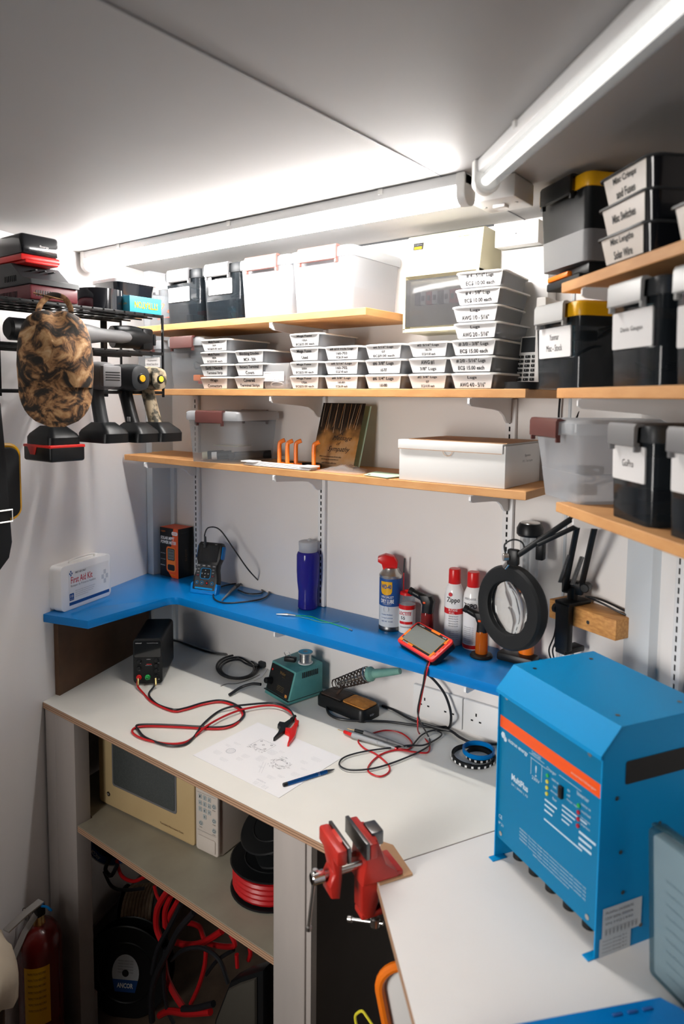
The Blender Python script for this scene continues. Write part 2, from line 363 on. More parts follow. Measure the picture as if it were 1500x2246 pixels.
for (x_, z_) in ((.985, 1.43), (1.195, 1.43)): m.cyl((x_, -.0006, z_), (x_, -.002, z_), .0045, 'dark_gap')
struct('trim_7', m)

# ------------------------------------------------------------------ worktops and cabinet under them
JX = 1.116; FY = -.5586
def slab(name, pts, z, th, top, side, bev=0):
    m = MB(); m.prism(pts, z-th, z-.0012, side); m.prism(pts, z-.0012, z, top); return m.obj(name)
o = slab('worktop', [(WL(FY).x+.001, FY), (JX, FY), (1.366, -.057), (1.235, -.001), (-.177, -.001)], ZB, .018, 'laminate', 'ply')
tag(o, 'long cream laminate worktop with a plywood edge, running along the back wall', 'worktop')
c2 = RC1+RN*.0015; e2 = c2+RD*2.0; f2 = Vector((JX+.0015, FY-.002, 0))
o = slab('worktop', [(f2.x, f2.y), (f2.x+RD.x*2.05, f2.y+RD.y*2.05), (e2.x, e2.y), (c2.x, c2.y), (1.369, -.0595)], ZB, .018, 'laminate_w', 'ply')
tag(o, 'white worktop on the right carrying the big blue inverter box', 'worktop')
t = thing('bench_cabinet', 'grey-white painted timber cabinet with one shelf, under the long cream worktop', 'cabinet', (0, 0, 0))
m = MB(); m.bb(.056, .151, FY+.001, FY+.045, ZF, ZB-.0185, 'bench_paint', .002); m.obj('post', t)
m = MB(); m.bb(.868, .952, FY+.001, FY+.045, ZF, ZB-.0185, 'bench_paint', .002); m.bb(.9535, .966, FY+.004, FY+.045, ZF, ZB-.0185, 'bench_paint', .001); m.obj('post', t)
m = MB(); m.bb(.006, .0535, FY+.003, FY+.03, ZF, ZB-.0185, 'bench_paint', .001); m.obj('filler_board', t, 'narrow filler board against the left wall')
m = MB(); m.bb(.968, .980, FY+.004, -.002, ZF, ZB-.0185, 'dark_panel'); m.obj('side_panel', t, 'dark side panel')
m = MB(); pts = [(.154, FY+.003), (.867, FY+.003), (.867, FY+.046), (.966, FY+.046), (.966, -.002), (-.11, -.002), (-.02, FY+.05), (.154, FY+.05)]
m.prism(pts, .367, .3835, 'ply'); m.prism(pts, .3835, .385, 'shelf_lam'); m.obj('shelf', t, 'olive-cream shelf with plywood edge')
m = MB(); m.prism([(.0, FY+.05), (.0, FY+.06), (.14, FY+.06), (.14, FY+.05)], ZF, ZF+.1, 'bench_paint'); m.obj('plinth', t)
# dark brown board standing on the worktop against the left wall
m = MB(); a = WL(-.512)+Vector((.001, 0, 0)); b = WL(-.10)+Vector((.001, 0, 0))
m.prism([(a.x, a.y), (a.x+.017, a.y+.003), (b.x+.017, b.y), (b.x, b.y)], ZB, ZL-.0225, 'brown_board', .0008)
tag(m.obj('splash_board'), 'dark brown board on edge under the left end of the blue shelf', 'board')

# ------------------------------------------------------------------ blue shelf
pts = [(WL(-.548).x+.001, -.548), (.144, -.505)]+[(.136, -.235)]
for k in range(5):
    a = k/4*PI/2; pts.append((.166-.03*math.cos(a), -.239+.03*math.sin(a)))
pts += [(1.19, -.209), (1.29, -.029), (1.235, -.001), (-.1175, -.001), (-.1175, -.088), (WL(-.088).x+.001, -.088)]
m = MB(); m.prism(pts, ZL-.022, ZL, 'blue_gloss', .006, seg=3)
tag(m.obj('painted_shelf'), 'glossy bright blue L-shaped shelf above the worktop', 'shelf')

# ------------------------------------------------------------------ twin-slot standards, brackets and wooden shelves
def standard(p, rz, z0, z1, label):
    m = MB(); M = T(p[0], p[1], 0) @ RZ(rz)
    m.bb(-.0125, .0125, -.012, -.0008, z0, z1, 'white_metal', .001, M)
    z = z0+.01
    while z < z1-.02:
        m.bb(-.0028, .0012, -.0126, -.0119, z, z+.011, 'dark_gap', 0, M); z += .0178
    return tag(m.obj('shelf_standard'), label, 'shelf rail', 'slotted wall rails')
standard((.011, 0), 0, ZL+.001, Z2-.02, 'white slotted wall rail nearest the left corner')
standard((.546, 0), 0, ZL+.001, Z1-.02, 'white slotted wall rail behind the purple bottle')
standard((1.110, 0), 0, ZL+.001, Z2-.02, 'white slotted wall rail behind the white carton, to the right')
RS = RC1+RD*.165
standard((RS.x, RS.y), -45, ZB+.1, Z1-.02, 'white slotted wall rail on the right wall, behind the inverter')
def bracket(p, rz, z, L, label, mat='white_metal', h=.058):
    t = thing('shelf_bracket', label, 'bracket', (p[0], p[1], z), rz, 'white shelf brackets')
    pr = [(-.013, 0), (-L, 0), (-L-.003, -.004), (-L-.003, -.013), (-L+.006, -.018), (-.10, -.026), (-.072, -.030), (-.052, -.040), (-.040, -.052), (-.028, -h), (-.013, -h)]
    m = MB(); m.prism(pr, -.0025, .0025, mat, 0, FR((0, 0, 0), (0, 1, 0), (0, 0, 1))); m.bb(-.006, .006, -L, -.013, -.0016, 0, mat); m.obj('arm', t); return t
TH = .018
bracket((.546, 0), 0, Z1-TH, .222, 'white bracket under the top back shelf, left of the fuse box')
bracket((.546, 0), 0, Z2-TH, .222, 'white bracket under the shelf of labelled tubs, left of the sympathy card')
bracket((1.110, 0), 0, Z2-TH, .222, 'white bracket under the shelf of labelled tubs, above the white carton')
bracket((.011, 0), 0, Z3-TH, .213, 'white bracket under the left end of the lowest wooden shelf')
bracket((.546, 0), 0, Z3-TH, .21, 'white bracket under the middle of the lowest wooden shelf')
bracket((1.110, 0), 0, Z3-TH, .205, 'white bracket under the right end of the lowest wooden shelf')
bracket((.546, 0), 0, ZL-.022, .205, 'white bracket whose tip shows below the blue shelf above the solder reel', h=.05)
bracket((1.110, 0), 0, ZL-.022, .205, 'white bracket below the blue shelf above the wall sockets', h=.05)
for z, lb in ((Z1, 'white bracket under the top right-hand shelf'), (Z2, 'grey-looking bracket under the middle right-hand shelf'), (Z3, 'white bracket under the bottom right-hand shelf behind the lamp arms')):
    bracket((RS.x, RS.y), -45, z-TH, .215, lb)
def board(name, pts, z, label):
    m = MB(); m.prism(pts, z-TH, z, 'mdf', .0012, seg=1); return tag(m.obj(name), label, 'shelf')
board('wooden_shelf', [(-.04, -.225), (.843, -.222), (.843, -.002), (-.04, -.002)], Z1, 'topmost wooden shelf on the back wall, carrying latched boxes left of the fuse box')
board('wooden_shelf', [(-.03, -.225), (1.2335, -.225), (1.2335, -.002), (-.03, -.002)], Z2, 'middle wooden shelf on the back wall with stacks of labelled tubs')
board('wooden_shelf', [(-.098, -.210), (1.235, -.210), (1.232, -.002), (-.118, -.002), (-.118, -.089), (-.098, -.1)], Z3, 'lowest wooden shelf on the back wall with the sympathy card and white carton')
def rp(s, off, z=0): q = RC1+RD*s+RN*off; return Vector((q.x, q.y, z))     # along / off the right wall
for z, s0, lb in ((Z1, .096, 'top wooden shelf on the right with dark tubs and the tall black box'), (Z2, .092, 'middle wooden shelf on the right with three black latched boxes'), (Z3, .105, 'bottom wooden shelf on the right above the blue inverter')):
    q = [rp(s0, .222), rp(1.7, .222), rp(1.7, .002), rp(s0, .002)]
    board('wooden_shelf', [(v.x, v.y) for v in q], z, lb)

# ------------------------------------------------------------------ ceiling lights
def batten(p, rz, L, mat, label, hw=.022, rr=.0175):
    t = thing('tube_light', label, 'ceiling light', (p[0], p[1], ZC), rz)
    m = MB(); m.bb(0, L, -hw, hw, -.022, -.0008, 'white_metal', .003)
    for f in (.15, .5, .85): m.bb(L*f-.006, L*f+.006, -hw-.003, hw+.003, -.012, -.001, 'white_plastic', .001)
    m.obj('housing', t)
    m = MB(); m.lathe([(rr, .016), (rr, L-.016)], mat if mat == 'tube_lit' else 'clear_diffuser', T(0, 0, -.036) @ RY(90) , 24); m.obj('diffuser', t)
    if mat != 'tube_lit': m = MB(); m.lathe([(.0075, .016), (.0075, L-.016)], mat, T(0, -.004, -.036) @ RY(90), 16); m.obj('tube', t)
    for k in (0, 1):
        m = MB(); x = 0 if k == 0 else L-.018
        m.prism([(-.023, -.0008), (.023, -.0008), (.023, -.036)]+[(.023*math.cos(R(-a)), -.036+.021*math.sin(R(-a))) for a in range(20, 180, 20)]+[(-.023, -.036)], x, x+.018, 'white_plastic', .002, Matrix(((0, 0, 1, 0), (1, 0, 0, 0), (0, 1, 0, 0), (0, 0, 0, 1)))); m.obj('end_cap', t)
    return t
batten((-.040, -.365), 0, 1.215, 'tube_lit', 'glowing fluorescent tube light running along the ceiling above the back shelves')
batten((1.222, -.405), -45, 1.25, 'tube_streak', 'fluorescent tube light running diagonally towards the upper right corner', .019, .0155)
# junction box on the ceiling where the two lights meet
t = thing('junction_box', 'white square junction box on the ceiling where the two tube lights meet', 'junction box', (1.2, -.29, ZC), 0)
m = MB(); m.bb(-.045, .045, -.04, .05, -.042, -.0008, 'white_plastic', .003); m.obj('body', t)
m = MB(); m.bb(-.012, .012, -.008, .012, -.048, -.042, 'white_gloss', .001); m.obj('rocker_switch', t)
for x in (-.03, .032): m = MB(); m.cyl((x, 0, -.0425), (x, 0, -.044), .003, 'steel'); m.obj('screw', t)
# small white box and trunking high on the back wall
t = thing('wall_box', 'small square white box with one screw, on the wall right of the fuse box', 'junction box', (1.141, 0, 1.868), 0)
m = MB(); m.bb(-.05, .05, -.08, -.001, 0, .05, 'white_plastic', .002); m.obj('body', t)
m = MB(); m.disc(0, .025, .004, 'steel', FRONT(0, -.0803, 0)); m.disc(0, .025, .0018, 'ink', FRONT(0, -.0806, 0)); m.obj('screw', t)
m = MB(); m.bb(1.095, 1.205, -.05, -.001, Z2+.001, 1.867, 'white_plastic', .002); tag(m.obj('trunking'), 'plain white upright trunking below the small white wall box', 'trunking')
# ------------------------------------------------------------------ latched storage boxes
def latch_box(name, label, loc, rz, body, lid, latch, corner=None, lines=None, w=.14, h=.15, d=.2, lw=.62, contents=None, group=None, tag_y=.55, tag_w=.66, tag_h=.27, tx=0, band=None, wt=None):
    t = thing(name, label, 'storage box', loc, rz, group); wt = wt or w*1.08; k = (wt-w)/2
    m = MB(); ht = h-.022
    sec = lambda f, z, q=0: rr3(-w/2-k*f+q, w/2+k*f-q, -k*f+q, d+k*f-q, .014, z)
    m.loft([sec(0, .0), sec(.35, ht*.42)], band or body, None, True); m.f.pop(); m.m.pop()
    m.loft([sec(.35, ht*.42), sec(.33, ht*.425), sec(.9, ht)], body, None, False)
    m.obj('body', t)
    m = MB(); cm = corner or lid
    m.loft([sec(1.35, ht-.004), sec(1.5, ht+.001), sec(1.5, ht+.016), sec(1.25, ht+.020), sec(.6, h)], cm, None, True); m.obj('lid', t)
    for fy in (0, 1):
        y = -k*1.5-.004 if fy == 0 else d+k*1.5+.004; sg = 1 if fy == 0 else -1
        m = MB(); a = wt*lw/2
        m.prism([(0, h+.002), (-.006*sg, h+.001), (-.009*sg, h-.004), (-.009*sg, ht-.010), (-.004*sg, ht-.012), (-.004*sg, ht-.006), (-.003*sg, h-.004), (.010*sg, h-.001)], -a, a, latch, .0, Matrix(((0, 0, 1, 0), (1, 0, 0, y), (0, 1, 0, 0), (0, 0, 0, 1))))
        for s_ in (-1, 1): m.box((s_*(a-.003), y-.003*sg, ht-.012), (.006, .008, .014), latch, .001)
        m.obj('latch', t)
    if lines is not None:
        M = FR((tx, -k*.62-.0016, h*tag_y), (1, 0, 0), (0, -k*.6/ht, 1)); W = w*tag_w; H = h*tag_h
        m = MB(); m.rbox(-W/2, W/2, -H/2, H/2, .003, 'label_paper', M, .0012); m.rbox(-W/2, W/2, -H/2, H/2, .003, 'label_paper', M, -.0008)
        n = len(lines)
        for i, (s_, ww, hh) in enumerate(lines):
            m.text(s_, 'ink', 0, H*(.5-(i+.5)/n)*.72, W*ww, H*hh, M, off=.0018)
        m.obj('label', t)
    if contents: contents(t, w, d, h)
    return t
def junk(cols, n, seed, hmax=.5):
    def f(t, w, d, h):
        rnd = random.Random(seed)
        for i in range(n):
            m = MB(); c = cols[i % len(cols)]; x = rnd.uniform(-.3, .3)*w; y = rnd.uniform(.15, .85)*d; z = .008+rnd.uniform(0, hmax-.15)*h
            k = rnd.random()
            if k < .5: m.tube([(x+rnd.uniform(-.3, .3)*w*.8, min(max(y+rnd.uniform(-.3, .3)*d, .02), d-.02), z+rnd.uniform(0, .2)*h) for _ in range(5)], .0028, c, 6)
            else: m.box((x*.8, y, z+.01), (w*.22, d*.22, .018), c, .003, T(0, 0, 0))
            m.obj('contents', t)
    return f
def P(x, y, z): return (x, y, z)
q = Z1
latch_box('latched_box', 'smoked black latched box marked Test Leads on the top back shelf', (.190, -.208, q), 0, 'smoke', 'charcoal', 'grey_plastic', None, [('Test Leads', .5, .24)], w=.138, d=.19, contents=junk(['red_cable', 'black_cable', 'brass'], 5, 3), tx=-.012)
latch_box('latched_box', 'smoked black latched box marked Raymarine on the top back shelf', (.350, -.208, q), 0, 'smoke', 'charcoal', 'grey_plastic', None, [('Raymarine', .45, .22), ('Seatalk NG Connectors', .8, .2)], w=.138, d=.19, contents=junk(['dark_red', 'black_cable', 'blue_gloss'], 5, 5), tag_y=.6)
latch_box('clear_box', 'frosted clear box with a pink-brown latch, beside the black Raymarine box', (.517, -.21, q), 0, 'pp_frost', 'pp_lid', 'latch_pink', None, None, w=.165, d=.195, wt=.178, group=None)
latch_box('clear_box', 'longer frosted clear box with a pink-brown latch, nearest the fuse box', (.704, -.21, q), 0, 'pp_frost', 'pp_lid', 'latch_pink', None, None, w=.175, d=.195, wt=.19)
# box on shelf 2 at the left
latch_box('clear_box', 'large bluish clear box with loose leads, left end of the shelf of labelled tubs', (.190, -.195, Z2), 0, 'pp_clear', 'pp_lid', 'latch_brown', None, None, w=.14, d=.18, wt=.155, h=.15, contents=junk(['red_cable', 'black_cable', 'orange', 'brass'], 5, 9))
t = latch_box('clear_box', 'clear box with a brown latch on the lowest wooden shelf, holding glue bottles', (.322, -.212, Z3), 8, 'pp_clear', 'pp_lid', 'latch_brown', None, None, w=.17, d=.17, wt=.188, h=.145, lw=.5)
for i, (x, y, L, c, c2) in enumerate(((-.05, .03, .05, 'charcoal', 'cream'), (-.02, .035, .045, 'charcoal', 'white_plastic'), (.03, .05, .06, 'black_matte', 'charcoal'), (.055, .10, .06, 'black_matte', 'charcoal'))):
    m = MB(); m.cyl((x, y, .017), (x+L*.7, y+L*.6, .02), .012, c); m.cyl((x-.012, y-.008, .016), (x, y, .017), .011, c2); m.obj('glue_bottle', t)
m = MB(); m.box((0, .08, .045), (.09, .06, .002), 'cream', 0, T(0, 0, 0)); m.obj('paper_packet', t)
# right-hand shelves
def cor(p, rz, w, z): return (p[0]+math.cos(R(rz))*w/2, p[1]+math.sin(R(rz))*w/2, z)
smk = dict(body='smoke', lid='charcoal', latch='grey_plastic')
latch_box('latched_box', 'black latched box with yellow corners at the left end of the middle right shelf', cor((1.263, -.246), -38, .14, Z2), -38, 'smoke', 'yellow', 'mid_grey', 'yellow', [('Yanmar', .3, .2), ('Misc - Stock', .5, .22)], w=.14, d=.185, tag_y=.55, tag_w=.74, tag_h=.36, contents=junk(['cream', 'black_matte', 'charcoal'], 4, 1, .9))
latch_box('latched_box', 'black latched box marked Davis Gauges, second on the middle right shelf', cor((1.453, -.423), -45, .133, Z2), -45, 'smoke', 'charcoal', 'mid_grey', None, [('Davis Gauges', .55, .16)], w=.133, d=.185, tag_y=.55, tag_w=.8, tag_h=.36, contents=junk(['brass', 'black_matte', 'charcoal'], 4, 2, .9))
latch_box('latched_box', 'black latched box with a blue corner clip at the right edge of the picture', cor((1.566, -.528), -45, .133, Z2), -45, 'smoke', 'blue_gloss', 'mid_grey', 'blue_gloss', [], w=.133, d=.18, tag_y=.5, tag_w=.8, tag_h=.36)
latch_box('latched_box', 'tall black box with yellow corners under the ceiling, topmost on the right', cor((1.247, -.198), -38, .15, 1.779), -38, 'black', 'yellow', 'black', 'yellow', None, w=.15, h=.152, d=.185, band='grey_plastic')
m = MB(); M = T(1.352, -.195, 0) @ RZ(-45)
m.bb(-.06, .075, -.07, .07, Z1+.0005, Z1+.016, 'black_matte', .003, M); m.bb(-.055, .03, -.071, -.06, Z1+.017, Z1+.027, 'orange', .003, M); m.bb(-.05, .07, -.05, .065, Z1+.017, Z1+.0375, 'black', .004, M)
tag(m.obj('tool_case'), 'flat black case with orange trim beneath the tall yellow-cornered box', 'case')
latch_box('clear_box', 'frosted clear box with a brown latch, left end of the bottom right shelf', cor((1.270, -.209), -45, .15, Z3), -45, 'pp_frost', 'pp_lid', 'latch_brown', None, None, w=.15, d=.19, h=.15, wt=.185, contents=junk(['plastic_grey_blue', 'charcoal', 'white_plastic'], 5, 4))
latch_box('latched_box', 'black latched box with a white label on the bottom right shelf beside the frosted box', cor((1.452, -.387), -47, .12, Z3), -47, 'smoke', 'charcoal', 'grey_plastic', None, [('GoPro', .35, .2)], w=.12, d=.185, tag_y=.6, tag_w=.8, tag_h=.36, contents=junk(['dark_red', 'charcoal', 'rope'], 4, 6, .9))
latch_box('latched_box', 'black latched box with a yellow corner at the right edge on the bottom right shelf', cor((1.563, -.505), -46, .13, Z3), -46, 'smoke', 'yellow', 'grey_plastic', 'yellow', [], w=.13, d=.18, tag_y=.6, tag_w=.8, tag_h=.36)
# ------------------------------------------------------------------ takeaway tubs with labels
def tub(name, label, loc, rz, lines, w=.122, wb=.098, d=.165, h=.034, body='deli', lid='white_plastic', group='white takeaway tubs with printed labels', contents=None, lab='label_paper', lw=.82):
    t = thing(name, label, 'tub', loc, rz, group); a = (w-.01)/2; b = wb/2; k = a-b
    m = MB(); m.loft([rr3(-b, b, k, d-k, .014, .0004), rr3(-a, a, 0, d, .018, h-.004)], body, None, True); m.f.pop(); m.m.pop(); m.obj('tub', t)
    m = MB(); m.loft([rr3(-w/2, w/2, -.005, d+.005, .02, h-.005), rr3(-w/2, w/2, -.005, d+.005, .02, h-.002), rr3(-a, a, .001, d-.001, .018, h-.0004)], lid, None, True); m.obj('lid', t)
    M = FR((0, k/2-.0012, h/2-.001), (1, 0, 0), (0, -k/h, 1)); H = h*.86; W0 = wb*lw+.01; W1 = w*lw+.006
    m = MB(); m.poly([(-W0/2, -H/2), (W0/2, -H/2), (W1/2, H/2), (-W1/2, H/2)], lab, M, .0004); m.poly([(-W0/2, -H/2), (-W1/2, H/2), (W1/2, H/2), (W0/2, -H/2)], lab, M, .0002)
    n = len(lines); hh = H/max(n, 2)
    for i, (s_, ww) in enumerate(lines):
        y = H*.5-hh*(i+.5)-(H-hh*n)/2*1.0 if n < 3 else H*.5-hh*(i+.5)
        m.text(s_, 'ink', 0, y, W0*ww, hh*(.66 if ww > .3 else .54), M, off=.0009, bold=.025)
    m.obj('label', t)
    if contents:
        for i, c in enumerate(contents):
            m = MB(); m.box((.02*(i-.5), .09+.03*i, h*.3), (wb*.35, .05, h*.4), c, .004); m.obj('contents', t)
    return t
ST = [ # x, y, rz, w, wb, [ (label words, lines) from the bottom up ]
 (.322, -.212, 0, .122, .098, [('Wago Connectors', [('Wago', .35), ('Connectors', .62)], 'bottom of the leftmost stack'), ('Earth / Neutral Terminal Strip', [('Earth / Neutral', .72), ('Terminal Strip', .68)], 'leftmost stack'), ('Midi Fuses 80A', [('Midi Fuses', .5), ('80A', .18), ('EC$20.00 each', .66)], 'leftmost stack'), ('Midi Fuses 30A', [('Midi Fuses', .5), ('30A', .18), ('EC$20.00 each', .66)], 'top of the leftmost stack')]),
 (.458, -.212, 0, .122, .098, [('Covered Terminal Strips', [('Covered', .45), ('Terminal Strips', .78)], 'bottom of its stack'), ('Battery Terminal Covers', [('Battery Terminal', .8), ('Covers', .36)], 'middle of its stack'), ('Blocking Diodes', [('Blocking Diodes', .8), ('MC4 - 30A', .5)], 'top of its stack')]),
 (.650, -.212, 0, .108, .086, [('Mega Fuses 175A', [('Mega Fuses', .6), ('175A', .22), ('EC$25.00 each', .74)], 'bottom of its stack'), ('Mega Fuses 200A', [('Mega Fuses', .6), ('200A', .22), ('EC$25.00 each', .74)], 'second in its stack'), ('Mega Fuses Used', [('Mega Fuses', .6), ('Used', .26)], 'third in its stack'), ('Mega Fuses 100A', [('Mega Fuses', .6), ('100A', .22), ('EC$25.00 each', .74)], 'top of its stack')]),
 (.757, -.200, 0, .112, .092, [('#8 3/8 inch Lugs', [('#8 3/8" Lugs', .66), ('160-801', .24), ('EC$6.00 each', .4)], 'bottom of its stack'), ('#8 5/16 inch Lugs', [('#8 5/16" Lugs', .72), ('160-702', .4), ('EC$7.40 each', .4)], 'middle of its stack'), ('#8 #10 Hole Lugs', [('#8 #10 Hole Lugs', .82), ('160-703', .38), ('EC$6.00 each', .4)], 'top of its stack')]),
 (.882, -.205, 0, .114, .092, [('#6 1/4 inch Lugs', [('#6 1/4" Lugs', .68), ('160-080', .24)], 'bottom of its stack'), ('#6 3/8 inch Lugs', [('#6 3/8" Lugs', .68), ('160-707', .22)], 'middle of its stack'), ('#6 5/16 inch Lugs', [('#6 5/16" Lugs', .66), ('07', .12), ('EC$9.00 each', .7)], 'top of its stack')]),
 (.998, -.205, 0, .108, .084, [('#2 3/8 inch Lugs', [('#2 3/8" Lugs', .62), ('07', .1), ('EC$10.00 each', .42)], 'bottom of its stack'), ('AWG #1 3/8 inch Lugs', [('AWG #1', .42), ('3/8" Lugs', .52)], 'middle of its stack'), ('#2 5/16 inch Lugs', [('#2 5/16" Lugs', .68), ('160-704', .2), ('EC$10.00 each', .42)], 'top of its stack')]),
]
for (x, y, rz, w, wb, items) in ST:
    for k, (nm, ls, pos) in enumerate(items):
        dx = random.Random(x*100+k).uniform(-.003, .003)
        tub('labelled_tub', 'translucent tub labelled '+nm+', '+pos, (x+dx, y-dx, Z2+.0348*k+.0002), dx*600, ls, w, wb, contents=(['rust', 'orange_red'], ['black_matte'], None, None)[(k+int(x*50)) % 4])
seven = [('AWG 4/0 - 5/16 inch Lugs', [('Lugs', .26), ('AWG 4/0 - 5/16"', .72)]), ('# 2/0 - 5/16 inch Lugs', [('# 2/0 - 5/16" Lugs', .8), ('EC$ 15.00 each', .72)]), ('# 3/0 - 3/8 inch Lugs', [('# 3/0 - 3/8" Lugs', .8), ('EC$ 15.00 each', .74)]),
 ('Lugs AWG 2/0 - 5/16 inch', [('Lugs', .26), ('AWG 2/0 - 5/16"', .72)]), ('Lugs AWG 1/0 - 5/16 inch', [('Lugs', .26), ('AWG 1/0 - 5/16"', .72)]), ('# 4 - 3/8 inch Lugs', [('# 4 - 3/8" Lugs', .66), ('EC$ 10.00 each', .72)]), ('# 4 - 5/16 inch Lugs', [('# 4 - 5/16" Lugs', .7), ('EC$ 10.00 each', .74)])]
for k, (nm, ls) in enumerate(seven):
    dx = (.0, -.004, .001, .004, .003, .008, .012)[k]; c = ('black_matte', 'charcoal', 'brass', 'charcoal', 'cream', 'steel', None)[k]
    tub('labelled_tub', 'translucent tub labelled '+nm+', in the tall stack of seven', (1.112+dx, -.215, Z2+.0347*k+.0002), (-3, 0, 2, -2, 3, 1, 5)[k], ls, .112, .09, d=.155, contents=[c, 'steel'] if c else None)
# dark low tubs at the top right
for k, (a, b) in enumerate((('Misc Lengths', 'Solar Wire'), ('Misc Switches', ''), ('Misc Crimps', 'and Fuses'))):
    tub('dark_tub', ('black low tub with a pale label, bottom of the stack on the top right shelf', 'black low tub with a pale label, middle of the stack on the top right shelf', 'black low tub with a pale label, top of the stack under the ceiling')[k], tuple(rp(.30, .225, Z1+.0452*k+.0005)), -44, [(a, .62)]+([(b, .5)] if b else []), .15, .125, .17, .045, 'black_gloss', 'charcoal', 'black takeaway tubs on the top right shelf', lab='micro_panel', lw=.72)
tub('dark_tub', 'black low tub at the right edge of the top right shelf', tuple(rp(.475, .215, Z1+.0005)), -45, [], .15, .125, .16, .05, 'black_gloss', 'charcoal', 'black takeaway tubs on the top right shelf', lab='micro_panel', lw=.72)
# clear zip bag between the stacks
t = thing('zip_bag', 'clear zip bag with a small printed slip, between two stacks of tubs', 'bag', (.548, -.205, Z2), 0)
m = MB(); m.loft([rr3(-.040, .040, .0, .018, .004, .001), rr3(-.041, .041, -.004, .03, .006, .02), rr3(-.041, .041, .002, .02, .004, .05), rr3(-.040, .040, .008, .012, .0015, .067)], 'zip_bag'); m.obj('bag', t)
m = MB(); M = FRONT(0, -.0062, .033); m.quad(-.038, .034, -.013, .012, 'label_paper', M)
for i, (s_, ww) in enumerate((('TERMINAL BLOCK SCREW COVERS', .066), ('10 pieces', .02), ('EC$', .008), ('stainless 4 x 20', .045))): m.text(s_, 'grey_ink', -.004, .008-.0058*i, ww, .003, M)
m.obj('label', t)
for i in range(3): m = MB(); m.tube([(.03*math.cos(a)*(.5+.2*i)-.005, .01, .012+.006*math.sin(a)+.018*(i == 2)) for a in [k*PI/4 for k in range(8)]], .002, ('grey_ink', 'white_plastic', 'dark_red')[i], 6, True); m.obj('contents', t)
# telephone-like keypad (white remote) leaning behind the tall stack
t = thing('keypad_panel', 'white keypad with black keys standing behind the tall stack of tubs', 'keypad', (1.196, -.118, Z2+.0005), -8)
t.rotation_euler = (R(-8), 0, R(-12))
m = MB(); m.bb(-.035, .035, 0, .012, 0, .115, 'white_plastic', .003); m.bb(-.035, .035, -.001, .001, 0.001, .014, 'charcoal', .0005); m.bb(-.03, .03, -.001, .001, .08, .112, 'charcoal', .0005)
m.text('STANDARD', 'white_plastic', 0, .006, .04, .003, FRONT(0, -.001, 0)); m.obj('body', t)
for r_ in range(6):
    for c in range(4):
        m = MB(); m.box((-.026+.0165*c, -.002, .021+.0098*r_), (.011, .005, .006), 'black', .001); m.text('7894561230XC'[(r_*4+c) % 12], 'white_plastic', -.026+.0165*c, .021+.0098*r_, None, .003, FRONT(0, -.0046, 0)); m.obj('key', t)
m = MB(); m.lathe([(.018, 0), (.034, 0), (.034, .014), (.018, .014), (.018, 0)], 'black_matte', T(1.208, -.185, Z2+.0004), 28, False); tag(m.obj('tape_roll'), 'small black tape roll beside the tall stack of tubs', 'tape')
m = MB(); m.bb(1.212, 1.232, -.13, -.005, Z2+.0005, Z2+.19, 'carton_white', .001); tag(m.obj('flat_carton'), 'flat pale carton upright behind the black yellow-cornered box', 'carton')
# ------------------------------------------------------------------ fuse box (consumer unit)
t = thing('fuse_box', 'cream wall-mounted fuse box with a smoked grey door', 'fuse box', (.97, 0, 1.690), 0)
m = MB(); yz = [(-.001, .225), (-.085, .228), (-.092, .225), (-.110, .135), (-.112, .130), (-.090, .122), (-.090, .010), (-.112, .008), (-.112, 0), (-.001, 0)]
W = .100
m.prism(yz, -W+.004, W, 'cream', .0, Matrix(((0, 0, 1, 0), (1, 0, 0, 0), (0, 1, 0, 0), (0, 0, 0, 1))))
m.bb(-W+.004, -W+.010, -.112, -.088, .006, .133, 'cream'); m.bb(W-.006, W, -.112, -.088, .006, .133, 'cream'); m.obj('housing', t)
m = MB(); M = FR((0, -.0925, .224), (1, 0, 0), (0, .018, .09)); m.quad(-.078, -.052, -.032, -.016, 'ink', M, .0012); m.text('Crabtree', 'grey_ink', -.065, -.020, .02, .004, M, off=.0018); m.quad(-.075, -.055, -.031, -.025, 'yellow', M, .0018); m.text('STARBREAKER', 'ink', -.065, -.028, .017, .003, M, off=.0024)
m.text('DISCONNECT', 'brown_board', .055, -.014, .036, .004, M, off=.0012); m.text('CE', 'brown_board', .085, -.008, .006, .004, M, off=.0012); hs = m.obj('lettering', t)
m = MB(); m.bb(-.088, .092, -.116, -.108, .012, .122, 'door_smoke', .003); m.obj('door', t)
for k in range(9):
    m = MB(); x = -.062+.0155*k; c = ('black', 'white_plastic', 'red', 'white_plastic', 'charcoal', 'white_plastic', 'red', 'red', 'red')[k]
    m.box((x, -.094, .078), (.0145, .02, .030), c, .001); m.box((x, -.1035, .078), (.008, .004, .012), 'charcoal' if c != 'black' else 'grey_plastic', .0005); m.obj('breaker', t)
